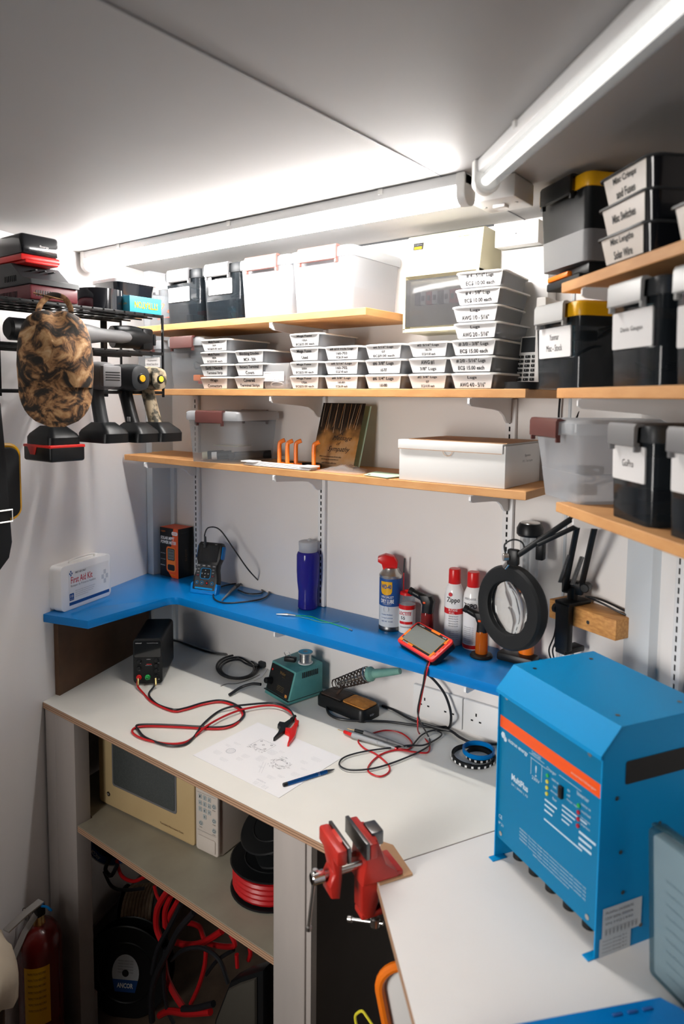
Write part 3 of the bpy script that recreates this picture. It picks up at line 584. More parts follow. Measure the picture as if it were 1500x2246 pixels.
# ------------------------------------------------------------------ lowest shelf items
t = thing('sympathy_card', 'tall woodland card reading A Message of Sympathy, leaning on the wall', 'card', (.655, -.107, Z3+.0006), 0)
t.rotation_euler = (R(-17), R(0), R(-2))
w, h = .145, .178
m = MB(); sh = .012; m.add([(-w/2, 0, 0), (w/2, 0, 0), (w/2, 0, h), (-w/2, 0, h), (-w/2, .0008, 0), (w/2, .0008, 0), (w/2, .0008, h), (-w/2, .0008, h)], [(0, 1, 2, 3), (7, 6, 5, 4), (1, 5, 6, 2), (4, 0, 3, 7), (3, 2, 6, 7), (4, 5, 1, 0)], 'card_picture'); m.obj('front_cover', t)
m = MB(); m.add([(-w/2, .002, 0), (w/2, .002, 0), (w/2, .002, h), (-w/2, .002, h), (w/2, .026, .0), (w/2, .026, h), (-w/2, .003, 0), (-w/2, .003, h)], [(6, 4, 5, 7)], 'green_card'); m.add([(w/2, .0265, 0), (w/2, .0265, h), (-w/2, .0035, h), (-w/2, .0035, 0)], [(0, 1, 2, 3)], 'green_card'); m.obj('back_cover', t)
M = FRONT(0, -.0004, 0); m = MB()
for s_, x, y, ww, hh in (('A', .012, .095, .012, .012), ('Message', .018, .080, .065, .016), ('of', .010, .067, .014, .010), ('Sympathy', .014, .050, .075, .018)): m.text(s_, 'ink', x, y, ww, hh, M, italic=.45)
for s_, y, ww in (('With loved memories of one who', .030, .075), ('will always be remembered', .022, .060), ('with fondest affection', .013, .050)): m.text(s_, 'ink', -.01, y, ww, .005, M, italic=.35)
m.obj('lettering', t)
m = MB(); rnd = random.Random(2)
for k in range(16):
    x = -.066+.0082*k+rnd.uniform(-.003, .003); y0 = .10+rnd.uniform(-.012, .012); x1 = x+rnd.uniform(-.002, .010)
    if -.07 < x1 < .07 and -.07 < x < .069: m.poly([(x, y0), (x+.0010, y0), (x1+.0006, .176), (x1, .176)], ('rope', 'brown_board', 'mdf')[k % 3], M, .0006)
m.obj('tree_trunks', t)
t = thing('carton', 'white cardboard mailing carton on the lowest wooden shelf', 'box', (0, 0, Z3+.0005))
m = MB(); a, b, z1 = .928, 1.186, .088
m.bb(a, b, -.203, -.015, 0, z1, 'carton_white', .001); m.obj('body', t)
m = MB(); m.bb(a-.001, b-.004, -.206, -.016, z1+.0008, z1+.004, 'carton_white', .0006); m.bb(a-.0005, b-.0045, -.2085, -.2045, z1-.016, z1+.003, 'carton_white', .0006); m.bb(a+.02, b-.001, -.196, -.018, z1+.0045, z1+.0055, 'cardboard'); m.obj('lid_flap', t)
m = MB(); M = FRONT(0, -.2088, 0); m.poly([(1.055+.012*math.cos(R(a)), z1-.0155+.012*math.sin(R(a))) for a in range(180, 361, 15)]+[(1.055+.0108*math.cos(R(a)), z1-.0155+.0108*math.sin(R(a))) for a in range(360, 179, -15)], 'cardboard', M, .0005); m.quad(a, b-.006, z1-.0168, z1-.0155, 'cardboard', M, .0003)
M2 = FR((b+.0003, -.10, .055), (0, 1, 0), (0, 0, 1)); m.text('Epoxies', 'grey_ink', .012, .008, .03, .007, M2); m.text('MTC - Tool Supplies', 'grey_ink', .012, -.004, .055, .006, M2); m.obj('printing', t)
m = MB(); m.box((0, 0, 0), (.022, .012, .045), 'black', .004, T(.902, -.125, Z3+.023) @ RZ(10)); tag(m.obj('plastic_clip'), 'small black upright clip beside the white carton', 'clip')
# orange-handled hooks
for nm, pts_, lb in (('a', ((.523, -.163), (.556, -.168)), 'bright orange double prong with a black base, on the lowest shelf near the clear box'), ('b', ((.556+.014, -.150), (.640, -.16)), 'bright orange double prong with a black base, beside the sympathy card')):
    t = thing('storage_hook', lb, 'hook', (pts_[0][0], pts_[0][1], Z3), 0)
    dx, dy = pts_[1][0]-pts_[0][0], pts_[1][1]-pts_[0][1]
    m = MB(); m.tube([(0, 0, .006), (-.003, .02, .006), (dx*.5, .045, .006), (dx+.003, dy+.02, .006), (dx, dy, .006)], .0055, 'black_matte', 8); m.obj('base', t)
    for (x, y) in ((0, 0), (dx, dy)):
        m = MB(); m.tube([(x+.012, y+.01, .006), (x+.002, y, .008), (x, y, .02), (x, y, .058), (x+.003, y+.002, .066), (x+.012, y+.008, .071)], .0058, 'orange', 10, sp=5); m.obj('prong', t)
# paper strips, plastic bag, green tag
t = thing('folded_leaflet', 'long thin folded white leaflet lying at the front of the lowest shelf', 'paper', (0, 0, Z3))
a = Vector((.432, -.197, .002)); b = Vector((.655, -.193, .002))
m = MB()
for k in range(4): m.box((.545, -.190+.004*k, .0025+.0022*k), (.235, .030-.004*k, .0012), 'paper', 0, T(.0, 0, 0))
m.box((.445, -.192, .011), (.045, .035, .003), 'paper', .001); m.box((.648, -.188, .010), (.04, .036, .004), 'paper', .001); m.obj('sheet', t); t.rotation_euler = (0, 0, 0)
m = MB(); rnd = random.Random(4); n = 12; g = []
for i in range(n):
    g.append([(.665+.135*i/(n-1), -.195+.10*j/(n-1), .001+.016*max(0, math.sin(PI*i/(n-1))*math.sin(PI*j/(n-1)))*(.6+.6*rnd.random())) for j in range(n)])
m.loft(g, 'zip_bag', T(0, 0, Z3), False, False); tag(m.obj('plastic_bag', sharp=50), 'small crumpled clear-white plastic bag in front of the sympathy card', 'bag')
m = MB(); M = T(.865, -.168, Z3+.003) @ RZ(-12) @ RX(2); m.prism([(-.06, .03), (-.035, -.035), (.045, -.035), (.05, .03)], 0, .0012, 'green_card', 0, M); m.disc(-.028, -.024, .004, 'dark_gap', M, .0016)
tag(m.obj('card_tag'), 'pale green card tag with a hole lying left of the white carton', 'card')
# ------------------------------------------------------------------ black wire rack at the left, with its tools
XF, XB, YE, YS = .28, .09, -.352, -.80
t = thing('wire_rack', 'black three-tier wire rack on the left wall holding cordless tools', 'rack', (XB, YS, 1.546))
def rackbox(m, x0, x1, y0, y1, z0, z1, b=.0008): m.bb(x0-XB, x1-XB, y0-YS, y1-YS, z0-1.546, z1-1.546, 'black', b)
for z, pitch in ((1.745, .030), (1.648, .034)):
    m = MB(); rackbox(m, XF-.004, XF, YS, YE, z-.008, z); rackbox(m, XB, XB+.004, YS, YE, z-.008, z)
    for x in (XB+.05, XB+.10, XB+.145): rackbox(m, x-.002, x+.002, YS, YE, z-.008, z-.004)
    y = YS
    while y < YE: rackbox(m, XB, XF, y-.0025, y+.0025, z-.004, z, 0); y += pitch
    m.obj('wire_shelf', t)
m = MB(); z = 1.546; rackbox(m, XF-.004, XF, YS, YE, z-.008, z); rackbox(m, XB, XB+.004, YS, YE, z-.008, z)
for y in (YE-.002, YE-.095, YE-.185, YE-.285, YE-.385): rackbox(m, XB, XF, y-.003, y+.003, z-.004, z)
m.obj('tool_rail', t)
for x in (XF-.007, XB):
    m = MB(); rackbox(m, x, x+.007, YE-.001, YE+.003, 1.53, 1.746); m.obj('upright', t)
m = MB(); M = FR((XF-XB+.0006, YE-YS+.001, .158), (0, 1, 0), (0, 0, 1)); M = FR((XF-XB-.0035, YE-YS-.0014, .158), (1, 0, 0), (0, 0, 1))
m.poly([(-.0028, .004), (.0028, .004), (.0028, -.001), (0, -.005), (-.0028, -.001)], 'white_plastic', M); m.obj('badge', t)
for y in (YS+.1, YE-.05):
    m = MB(); rackbox(m, XB-.003, XB, y-.01, y+.01, 1.53, 1.746); m.obj('wall_strap', t)
# battery charger with battery on top
t = thing('battery_charger', 'maroon and grey battery charger on top of the wire rack', 'charger', (.185, -.655, 1.7455))
t.scale = (1.12, 1.12, 1.12)
m = MB(); m.box((0, 0, .016), (.165, .105, .030), 'maroon', .004)
for k in range(16): m.box((-.06+.006*k, -.0528, .014), (.0025, .001, .012), 'black')
for k in range(10): m.box((.083, -.04+.005*k, .014), (.001, .002, .012), 'black')
m.obj('base', t)
m = MB(); m.prism([(-.088, 0), (.088, 0), (.086, .010), (.050, .018), (.010, .048), (-.07, .05), (-.084, .03)], -.054, .054, 'charcoal', .003, FR((0, 0, .031), (1, 0, 0), (0, 0, 1)))
for k in range(7): m.box((-.012+.007*k, -.0545, .046), (.003, .0012, .012), 'black')
for k in range(3): m.box((.035, -.02+.02*k, .0655), (.03, .004, .002), 'black', 0, T(.0, 0, 0) )
m.obj('cradle', t)
t = thing('battery_pack', 'black battery pack with a red band, sitting on the maroon charger', 'battery', (.160, -.660, 1.837))
t.scale = (1.1, 1.1, 1.1)
m = MB(); m.box((-.0, 0, .036), (.128, .085, .044), 'black_gloss', .008, None, 3); m.box((-.01, 0, .058), (.07, .05, .012), 'black_gloss', .004); m.text('Energy', 'white_plastic', .008, .034, .020, .005, FR((.0644, 0, 0), (0, 1, 0), (0, 0, 1))); m.obj('case', t)
m = MB(); m.box((0, 0, .008), (.131, .088, .014), 'red', .004, None, 2); m.box((.02, -.0, .0), (.10, .075, .008), 'red', .003); m.obj('band', t)
m = MB(); m.lathe([(.026, 0), (.058, 0), (.058, .052), (.026, .052), (.026, 0)], 'black_gloss', T(.205, -.492, 1.7458), 36, False); tag(m.obj('tape_roll'), 'large black roll of tape on top of the wire rack', 'tape')
t = thing('packet_box', 'small light blue carton with upside-down yellow lettering on the wire rack', 'box', (.262, -.405, 1.7455))
m = MB(); m.bb(-.016, .016, -.048, .05, 0, .040, 'cyan_card', .0006); m.text('STTRATON', 'yellow', .002, .019, .072, .017, FR((.0163, 0, 0), (0, 1, 0), (0, 0, 1)), bold=.02, rot=180); m.text('med', 'yellow', -.002, .02, .014, .007, FRONT(0, -.0483, 0), rot=180); m.obj('carton', t)
t = thing('food_tub', 'black tub with a white lid behind the tape on the wire rack', 'tub', (.150, -.430, 1.7458))
t.scale = (1, 1, 1.6)
m = MB(); m.loft([rr3(-.045, .045, .0, .10, .014, 0), rr3(-.058, .058, -.01, .118, .02, .052)], 'black_gloss'); m.obj('base', t)
m = MB(); m.loft([rr3(-.062, .062, -.014, .122, .022, .052), rr3(-.062, .062, -.014, .122, .022, .057), rr3(-.055, .055, -.007, .115, .018, .061)], 'white_gloss'); m.obj('lid', t)
latch_box('clear_box', 'small clear box half hidden behind the blue carton, far left of the top back shelf', (.052, -.205, Z1), 0, 'pp_clear', 'pp_lid', 'pp_lid', None, None, w=.115, d=.17, h=.13, contents=junk(['orange', 'black_cable', 'orange_red'], 6, 11))
latch_box('clear_box', 'clear box marked Raymarine Wind Test Box behind the wire rack', (.030, -.205, Z2), 0, 'pp_clear', 'pp_lid', 'latch_brown', None, [('Raymarine', .6, .2), ('Wind Test Box', .8, .2)], w=.115, d=.17, h=.145, tag_w=.6, tag_h=.2, tx=.02)
# tool lying on the middle tier
t = thing('cordless_tool', 'black cordless tool with a grey tapered nose, lying on the middle tier of the rack', 'power tool', (.22, -.50, 1.6485))
m = MB(); m.tube([(-.01, .04, .036), (.0, .09, .038), (.0, .14, .034)], lambda f: .030-.004*abs(f-.4), 'black', 14, sp=6); m.box((.0, .128, .034), (.052, .035, .058), 'black', .008); m.box((.0, .150, .034), (.05, .006, .03), 'charcoal', .002); m.obj('body', t)
m = MB(); M = aim((.012, -.075, .034), (.012, .075, .034)); m.lathe([(.026, 0), (.024, .02), (.017, .06), (.016, .12), (.012, .14), (.004, .148)], 'nose_grey', T(.014, 0, 0) @ M, 20); m.obj('nose', t)
m = MB(); m.cyl((.0, -.11, .034), (.01, -.075, .034), .029, 'black', bev=.004); m.cyl((.0, -.24, .034), (.0, -.11, .034), .026, 'black', bev=.006); m.obj('grip', t)
# cordless drills hanging by their bodies from the lowest tier
def drill(name, label, loc, L, r, skin, gripmat, led, badge=None, foot=(.115, .07, .026), lean=.03, battery=None, rz=0):
    t = thing(name, label, 'drill', loc, rz)
    m = MB(); rg = []
    for x, k, dz in ((-L, .42, 0), (-L+.02, .75, 0), (-L*.62, .95, 0), (-L*.3, 1.0, -.001), (-.02, .98, -.002), (-.004, .88, -.003), (0, .6, -.003)):
        rg.append([(x, r*k*.86*math.copysign(abs(math.cos(a))**.75, math.cos(a)), dz+r*k*math.copysign(abs(math.sin(a))**.75, math.sin(a))) for a in [2*PI*j/20 for j in range(20)]])
    m.loft(rg, skin)
    for k in range(4):
        for s_ in (-1, 1): m.box((-L*.36+.007*k, s_*r*.86, .004), (.003, .004, r*.8), 'black')
    if badge: m.box((-L*.62, -r*.86, .0), (.032, .003, .008), 'red')
    mh = m.obj('motor_housing', t)
    m = MB(); m.cyl((-L-.045, 0, 0), (-L+.002, 0, 0), r*.40, 'black_matte', r*.5, bev=.002); m.obj('chuck', t)
    if led:
        m = MB(); m.cyl((-.001, 0, -.004), (.003, 0, -.004), r*.36, 'black', bev=.001); m.cyl((.0025, 0, -.004), (.0045, 0, -.004), r*.26, led, bev=.001); m.obj('end_lamp', mh)
    else:
        m = MB(); m.box((.002, 0, -.003), (.016, r*1.5, r*1.5), skin, .005)
        for k in range(4): m.box((.0102, 0, -.012+.006*k), (.001, r*1.15, .0022), 'black')
        m.obj('end_cap', mh)
    m = MB(); a = Vector((-L*.40, 0, -r*.6)); b = Vector((-L*.40+lean, 0, -.135)); rg = []
    for k in range(7):
        f = k/6; c = a.lerp(b, f); hx = .021-.003*math.sin(PI*f)+.004*(f > .95); hy = .0165; rg.append([(c.x+hx*math.cos(q), hy*math.sin(q), c.z) for q in [2*PI*j/16 for j in range(16)]])
    m.loft(rg, gripmat)
    hl = m.obj('handle', t)
    m = MB(); m.box((b.x-.026, 0, a.z-.022), (.012, .012, .030), 'black', .004); m.obj('trigger', hl)
    m = MB(); fx, fy, fz = foot; m.loft([rr3(b.x-fx*.22, b.x+fx*.25, -fy*.28, fy*.28, .01, b.z+.022), rr3(b.x-fx*.45, b.x+fx*.5, -fy*.45, fy*.45, .012, b.z+.004), rr3(b.x-fx*.5, b.x+fx*.55, -fy*.5, fy*.5, .014, b.z-.004), rr3(b.x-fx*.5, b.x+fx*.53, -fy*.5, fy*.5, .012, b.z-fz)], 'black')
    if skin == 'charcoal': m.box((b.x-.0, -.018, b.z+.03), (.012, .002, .012), 'light_grey', .001)
    m.obj('foot', t)
    if battery:
        m = MB(); m.box((b.x+.005, 0, b.z-fz-.010), (fx*1.12, fy*1.1, .038), 'black', .006, None, 3); bt = m.obj('battery', t)
        m = MB(); m.box((b.x+.005, 0, b.z-fz+.006), (fx*1.125, fy*1.108, .007), 'red_rubber', .002)
        m.prism([(-.020, .0), (.020, 0), (.012, -.018), (-.008, -.018)], 0, .0012, 'red_rubber', 0, FR((b.x-.012, -fy*.556, b.z-fz+.004), (1, 0, 0), (0, 0, 1))); m.obj('battery_band', bt)
    return t
q = atx(352, 838, .335); drill('cordless_drill', 'camouflage-patterned cordless drill hanging at the right end of the wire rack', (.335, q.y, 1.580), .15, .030, 'camo_tool', 'camo_tool', 'bright_yellow', lean=.045)
q = atx(311, 838, .340); drill('cordless_drill', 'large dark grey cordless drill with a lit end and red badge, beside the camouflage one', (.340, q.y, 1.580), .19, .034, 'charcoal', 'black', 'yellow', True, lean=.045)
q = atx(242, 838, .335); drill('cordless_drill', 'grey cordless drill partly hidden by the cap', (.335, q.y, 1.582), .16, .034, 'grey_plastic', 'charcoal', None, lean=.03)
q = atx(150, 838, .345); drill('cordless_drill', 'cordless drill with a red-banded battery, mostly hidden by the cap', (.325, q.y+.012, 1.575), .14, .032, 'black', 'black', None, lean=-.015, foot=(.105, .08, .03), battery=True)
# black sack and strap at the far left edge
t = thing('tool_bag', 'black padded bag with yellow piping hanging at the left edge of the picture', 'bag', (.225, -.797, 1.515))
m = MB(); pts = rrect(-.02, .065, -.26, -.10, .022, 5); A = FR((0, 0, 0), (0, 1, 0), (0, 0, 1))
m.prism(pts, -.02, .02, 'black_matte', .004, A); m.obj('pouch', t)
m = MB(); m.tube([A @ Vector((p[0]+.002, p[1], .0)) for p in rrect(-.024, .069, -.264, -.096, .024, 6)], .0055, 'yellow', 8, True, sp=0); m.obj('piping', t)
m = MB(); m.prism([(-.06, 0), (.014, 0), (.020, -.09), (.030, -.31), (.022, -.345), (.0, -.37), (-.06, -.375)], -.026, .026, 'black_matte', .008, A @ T(0, 0, .022)); m.obj('strap', t)
m = MB(); m.tube([A @ Vector(p) for p in ((-.02, -.236, .053), (.028, -.236, .05), (.028, -.262, .05), (-.02, -.262, .053))], .002, 'steel', 6, True, sp=0); m.obj('buckle', t)
# camouflage baseball cap
hc = atx(122, 792, .372); nrm = Vector((CAM.x-hc.x, CAM.y-hc.y, 0)).normalized(); nrm = (nrm+Vector((.0, 0, .06))).normalized()
t = thing('baseball_cap', 'brown camouflage baseball cap hanging by its strap from the wire rack', 'cap', tuple(hc))
t.scale = (.90, .90, .91)
HM = FR((0, 0, 0), Vector((0, 0, 1)).cross(nrm), (0, 0, 1))
rnd = random.Random(12)
def hn(x, y): return .006*math.sin(x*60+y*35)+.0055*math.sin(x*35-y*80+1)+.003*math.sin(x*140+y*90)+.0035*math.sin(x*-95+y*60+2)
prof = [(.118, .030, .018, -.004), (.112, .050, .030, -.002), (.100, .068, .044, 0), (.080, .081, .058, .002), (.05, .090, .074, .006), (.02, .0935, .080, .008), (-.01, .095, .078, .008), (-.04, .094, .068, .004), (-.062, .092, .058, .0)]
m = MB(); rg = []
for v, hw, hd, oz in prof:
    r_ = []
    for j in range(40):
        a = 2*PI*j/40; x = hw*math.cos(a); d_ = math.sin(a); z = oz+(hd if d_ > 0 else .018)*d_
        k = hn(x, v)*max(0, d_)
        if v > .07 and abs(x) < .03 and d_ > 0: k -= .018*(1-abs(x)/.03)
        seam = min(abs(math.atan2(v-.02, x+1e-6)-s) for s in (-2.6, -1.57, -.52, .52, 1.57, 2.6)); k -= .003*max(0, 1-seam/.06)*(d_ > 0)
        r_.append((x*.90, v, z+k))
    rg.append(r_)
m.loft(rg, 'camo', HM); m.obj('crown', t, sharp=60)
m = MB(); rg = []
for i in range(9):
    f = i/8; v = -.050-.105*f; hw = .093*math.sqrt(max(0, 1-(f*.985)**2.6)); top = []; bot = []
    for j in range(17):
        s = -1+2*j/16; x = hw*s; z = .052-.015*f-.050*(x/.093)**2+.006*math.sin(f*3); top.append((x*.90, v, z)); bot.append((x*.90, v, z-.004))
    rg.append(top+bot[::-1])
m.loft(rg, 'camo', HM); m.obj('brim', t, sharp=60)
m = MB(); m.lathe([(.0085, 0), (.0085, .003), (.005, .006), (.001, .007)], 'camo', HM @ T(-.012, .038, .082), 14); m.obj('button', t)
m = MB(); m.tube([HM @ Vector(p) for p in ((-.038, .108, 0), (-.028, .135, -.005), (-.005, .155, -.012), (.022, .150, -.012), (.036, .128, -.005), (.036, .105, .002))], .007, 'camo', 8, flat=.3)
m.tube([HM @ Vector(p) for p in ((-.045, .158, -.01), (-.015, .152, -.01), (.02, .145, -.01))], .007, 'camo', 8, flat=.3); m.obj('strap', t)
# ------------------------------------------------------------------ things on the blue shelf
KD = R(105)
t = thing('first_aid_kit', 'white plastic first aid kit standing on the left end of the blue shelf', 'first aid kit', (.030, -.512, ZL+.0005), 105-0)
w, h, d = .20, .128, .05      # local x along the front, -y out of the wall side is the back; front faces -y
m = MB(); m.loft([rr3(0, w, 0, h, .014, z) for z in (0,)]+[rr3(.002, w-.002, .002, h-.002, .014, d*.42), rr3(0, w, 0, h, .014, d*.44), rr3(0, w, 0, h, .014, d*.98), rr3(.003, w-.003, .003, h-.003, .012, d)], 'white_gloss', FR((0, d, 0), (1, 0, 0), (0, 0, 1))); kc = m.obj('case', t)
m = MB(); m.tube([(.05, .02, h-.002), (.055, .016, h+.008), (.10, .016, h+.010), (.145, .016, h+.008), (.15, .02, h-.002)], .003, 'white_plastic', 8); m.obj('handle', t)
M = FRONT(0, -.0002, 0); m = MB(); m.quad(.028, .190, .014, .108, 'silver_label' if 0 else 'white_plastic', M)
m.text('First Aid Kit', 'red_ink', .078, .083, .085, .019, M, bold=.01); m.text('FIRST AID ONLY', 'ink', .074, .102, .042, .0055, M, bold=.02); m.text('Botiquin de Primeros Auxilios', 'grey_ink', .084, .066, .098, .0085, M)
for i, ww in enumerate((.078, .075, .070, .05)): m.text('Meets current ANSI requirements for first aid kits', 'grey_ink', .052+ww/2, .050-.0055*i, ww, .0032, M)
m.rbox(.029, .046, .026, .046, .002, 'blue_ink', M, .0006); m.text('10', 'white_plastic', .0375, .038, .010, .008, M, off=.0009); m.text('Persons', 'white_plastic', .0375, .030, .012, .0025, M, off=.0009)
m.quad(.028, .190, .012, .021, 'blue_ink', M, .0006)
for (x, y) in ((.167, .072), (.158, .058), (.176, .058), (.167, .044)): m.quad(x, x+.010, y, y+.013, 'light_ink', M, .0006)
for (x, y) in ((.034, .106), (.030, .100), (.038, .100), (.034, .095)): m.quad(x, x+.004, y, y+.005, 'blue_ink', M, .0006)
m.obj('printing', kc)
# boxed solar power meter
t = thing('meter_carton', 'black and orange carton reading Solar MPPT Power Meter in the corner', 'box', (-.052, -.075, ZL+.0005), 3)
w, h = .088, .165
m = MB(); m.bb(-w/2, w/2, 0, .066, 0, h, 'black', .0006); m.bb(-w/2+.001, w/2-.001, .001, .065, h, h+.0006, 'orange_red'); kc = m.obj('carton', t)
M = FRONT(0, -.0001, 0); m = MB(); m.poly([(.012, 0), (w/2, 0), (w/2, h), (.022, h), (.010, .10), (-.006, .02)], 'orange_red', M)
m.text('SOLAR MPPT', 'white_plastic', -.006, .131, .066, .011, M, italic=.15, bold=.03, off=.0009); m.text('POWER METER', 'white_plastic', -.002, .117, .074, .011, M, italic=.15, bold=.03, off=.0009)
m.rbox(.014, .042, .143, .155, .005, 'white_plastic', M, .0008); m.text('EY1600W', 'orange_red', .028, .149, .02, .005, M, off=.0011); m.text('ELEJOY', 'orange', -.026, .152, .02, .006, M, off=.0008)
m.rbox(-.012, .034, .018, .104, .010, 'orange_red', M, .0010); m.rbox(-.010, .032, .020, .102, .008, 'orange', M, .0012); m.rbox(-.006, .028, .058, .098, .004, 'black', M, .0015); m.rbox(-.003, .025, .061, .095, .002, 'lcd', M, .0018)
for i, s_ in enumerate(('8888', '888 888', '888 888')): m.text(s_, 'ink', .011, .089-.010*i, .022, .007, M, off=.0021)
m.rbox(-.006, .028, .024, .044, .006, 'black', M, .0015)
for i, s_ in enumerate(('MPPT efficiency', 'Open circuit', 'Power')): m.text(s_, 'white_plastic', -.029, .078-.02*i, .022, .003, M)
m.text('ABCD', 'yellow', .018, .010, .024, .004, M, off=.0012)
M = FR((w/2+.0002, 0, 0), (0, 1, 0), (0, 0, 1)); m.text('ELEJOY', 'brown_board', .035, .075, .04, .012, M, rot=90); m.text('ELEJOY', 'charcoal', .03, .150, .03, .006, M); m.obj('printing', kc)
# handheld oscilloscope meter
t = thing('scope_meter', 'black and blue handheld oscilloscope meter leaning back on the blue shelf', 'meter', (.187, -.140, ZL+.001))
t.rotation_euler = (R(-17), 0, R(17))
w, h = .088, .158
m = MB(); F0 = FR((0, .028, 0), (1, 0, 0), (0, 0, 1))
out = [(-.040, 0), (.040, 0), (.044, .008), (.043, .045), (.036, .075), (.036, .090), (.043, .110), (.042, .150), (.036, .158), (-.036, .158), (-.042, .150), (-.043, .110), (-.036, .090), (-.036, .075), (-.043, .045), (-.044, .008)]
m.prism(out, 0, .028, 'black', .005, F0); m.obj('case', t)
M = FRONT(0, -.0002, 0); m = MB()
for s_ in (-1, 1):
    m.box((s_*.0425, .014, .128), (.006, .020, .040), 'blue_gloss', .003); m.obj('side_grip', t); m = MB()
m.prism([(-.0455, -.001), (.0455, -.001), (.0465, .030), (.040, .034), (.038, .012), (-.038, .012), (-.040, .034), (-.0465, .030)], -.001, .024, 'blue_gloss', .002, F0 @ T(0, 0, .006)); m.obj('bumper', t)
m = MB(); m.rbox(-.033, .033, .098, .148, .003, 'lcd_dark', M, .0008); m.text('FNIRSI', 'light_ink', -.018, .152, .014, .0028, M); m.text('2C53T', 'light_ink', .022, .152, .008, .0026, M); m.obj('screen', t)
m = MB(); m.poly([(-.035, .014), (.035, .014), (.034, .090), (-.034, .090)], 'charcoal', M, .0004); m.rbox(-.031, .031, .014, .019, .002, 'inverter_blue', M, .0012)
m.rbox(-.018, .018, .045, .078, .007, 'inverter_blue', M, .0010); m.rbox(-.0165, .0165, .0465, .0765, .006, 'black', M, .0014); kp = m.obj('keypad', t)
for i in range(4):
    m = MB(); m.box((-.027+.018*i, -.0015, .085), (.011, .003, .005), 'grey_plastic', .0012); m.text(('F1', 'F2', 'F3', 'OK')[i], 'white_plastic', -.027+.018*i, .085, .006, .002, M, off=.0036); m.obj('button', kp)
for s_ in (-1, 1):
    for i in range(3): m = MB(); m.box((s_*.026, -.0015, .074-.0095*i), (.008, .003, .004), 'maroon' if i == 2 else 'grey_plastic', .001); m.obj('button', kp)
for i, (x, y) in enumerate(((0, .071), (0, .051), (-.011, .061), (.011, .061), (0, .061))): m = MB(); m.box((x, -.002, y), (.008, .004, .006), 'charcoal', .0015); m.disc(x, y, .001, 'white_plastic', M, .0045); m.obj('button', kp)
for i in range(4): m = MB(); m.disc(-.026+.0175*i, .033, .0055, 'inverter_blue' if i != 2 else 'black', M, .0008, 16); m.disc(-.026+.0175*i, .033, .0045, 'black', M, .0010, 16); m.disc(-.026+.0175*i, .033, .0022, 'steel' if i != 2 else 'red', M, .0013, 12); m.obj('socket', t)
def bz(pts, z=0, base=None): return [tuple(atz(p[0], p[1], (base if base is not None else ZB)+(p[2] if len(p) > 2 else z))) for p in pts]
t = thing('probe_lead', 'black oscilloscope probe lead with a grey tip, arching from the scope meter', 'cable', (0, 0, 0))
top = aty(450, 1188, -.10)
arc = [tuple(aty(450, 1192, -.105)), tuple(aty(449, 1172, -.10)), tuple(aty(458, 1157, -.092)), tuple(aty(482, 1162, -.08)), tuple(aty(512, 1203, -.065)), tuple(aty(545, 1250, -.058))]
loop = bz([(578, 1285), (590, 1300), (575, 1313), (535, 1320), (490, 1322), (468, 1310), (478, 1290), (520, 1280), (565, 1288), (575, 1300), (545, 1302), (522, 1294)], .003, ZL)
m = MB(); m.tube(arc+loop, .0021, 'black_cable', 8); m.obj('cable', t)
m = MB(); a = Vector(arc[0]); m.cyl(a-Vector((0, 0, .012)), a+Vector((0, 0, .022)), .0055, 'charcoal', .003); m.obj('plug', t)
a, b, c = [Vector(v) for v in bz([(487, 1316, .006), (515, 1288, .008), (536, 1275, .006)], 0, ZL)]
m = MB(); m.cyl(a, b, .0022, 'grey_plastic', .0052, 12); m.cyl(b, b+(c-b)*.4, .0058, 'black', .005, 12); m.cyl(b+(c-b)*.4, c, .002, 'black', .0015, 8); m.obj('probe', t)
def stand_at(px, py, r, z=None): q = atz(px, py, z or ZL); v = Vector((q.x-CAM.x, q.y-CAM.y, 0)).normalized(); return (q.x+v.x*r, min(q.y+v.y*r, -r-.014), (z or ZL)+.0004)
# purple bottle
t = thing('drink_bottle', 'translucent purple drink bottle with a frosted white cap', 'bottle', stand_at(681, 1338, .030))
m = MB(); m.lathe([(.0, .0), (.026, .0), (.0285, .004), (.0275, .03), (.0275, .05), (.031, .08), (.0325, .11), (.0325, .135), (.0325, .155), (.030, .162), (.026, .165)], 'purple_clear', None, 32); m.obj('bottle', t)
m = MB(); m.lathe([(.026, .163), (.0265, .164), (.0265, .182), (.027, .183), (.027, .193), (.025, .194), (.001, .194)], 'pp_lid', None, 32); m.obj('cap', t)
m = MB(); m.lathe([(.006, .193), (.006, .198), (.004, .2), (.0005, .2005)], 'pp_lid', T(0, .006, 0), 12); m.obj('spout', t)
# small crocodile clip with green wires
t = thing('clip_lead', 'small silver crocodile clip on thin green wires lying on the blue shelf', 'clip', (0, 0, 0))
a, b, c = [Vector(v) for v in bz([(606, 1347, .004), (632, 1348, .005), (648, 1350, .004)], 0, ZL)]
m = MB(); m.cyl(a, b, .0016, 'steel', .0040, 8); m.cyl(b, c, .0030, 'steel', .0022, 8); m.obj('clip', t)
m = MB(); m.tube(bz([(648, 1350), (680, 1352), (705, 1361), (730, 1368), (768, 1381)], .0015, ZL), .0010, 'led_green', 6); m.obj('wire', t)
m = MB(); m.tube(bz([(648, 1351), (675, 1357), (700, 1364), (720, 1366), (744, 1363)], .0015, ZL), .0010, 'teal', 6); m.obj('wire', t)
m = MB(); a, b = [Vector(v) for v in bz([(766, 1380, .002), (772, 1383, .002)], 0, ZL)]; m.cyl(a, b, .0018, 'steel'); m.obj('ferrule', t)
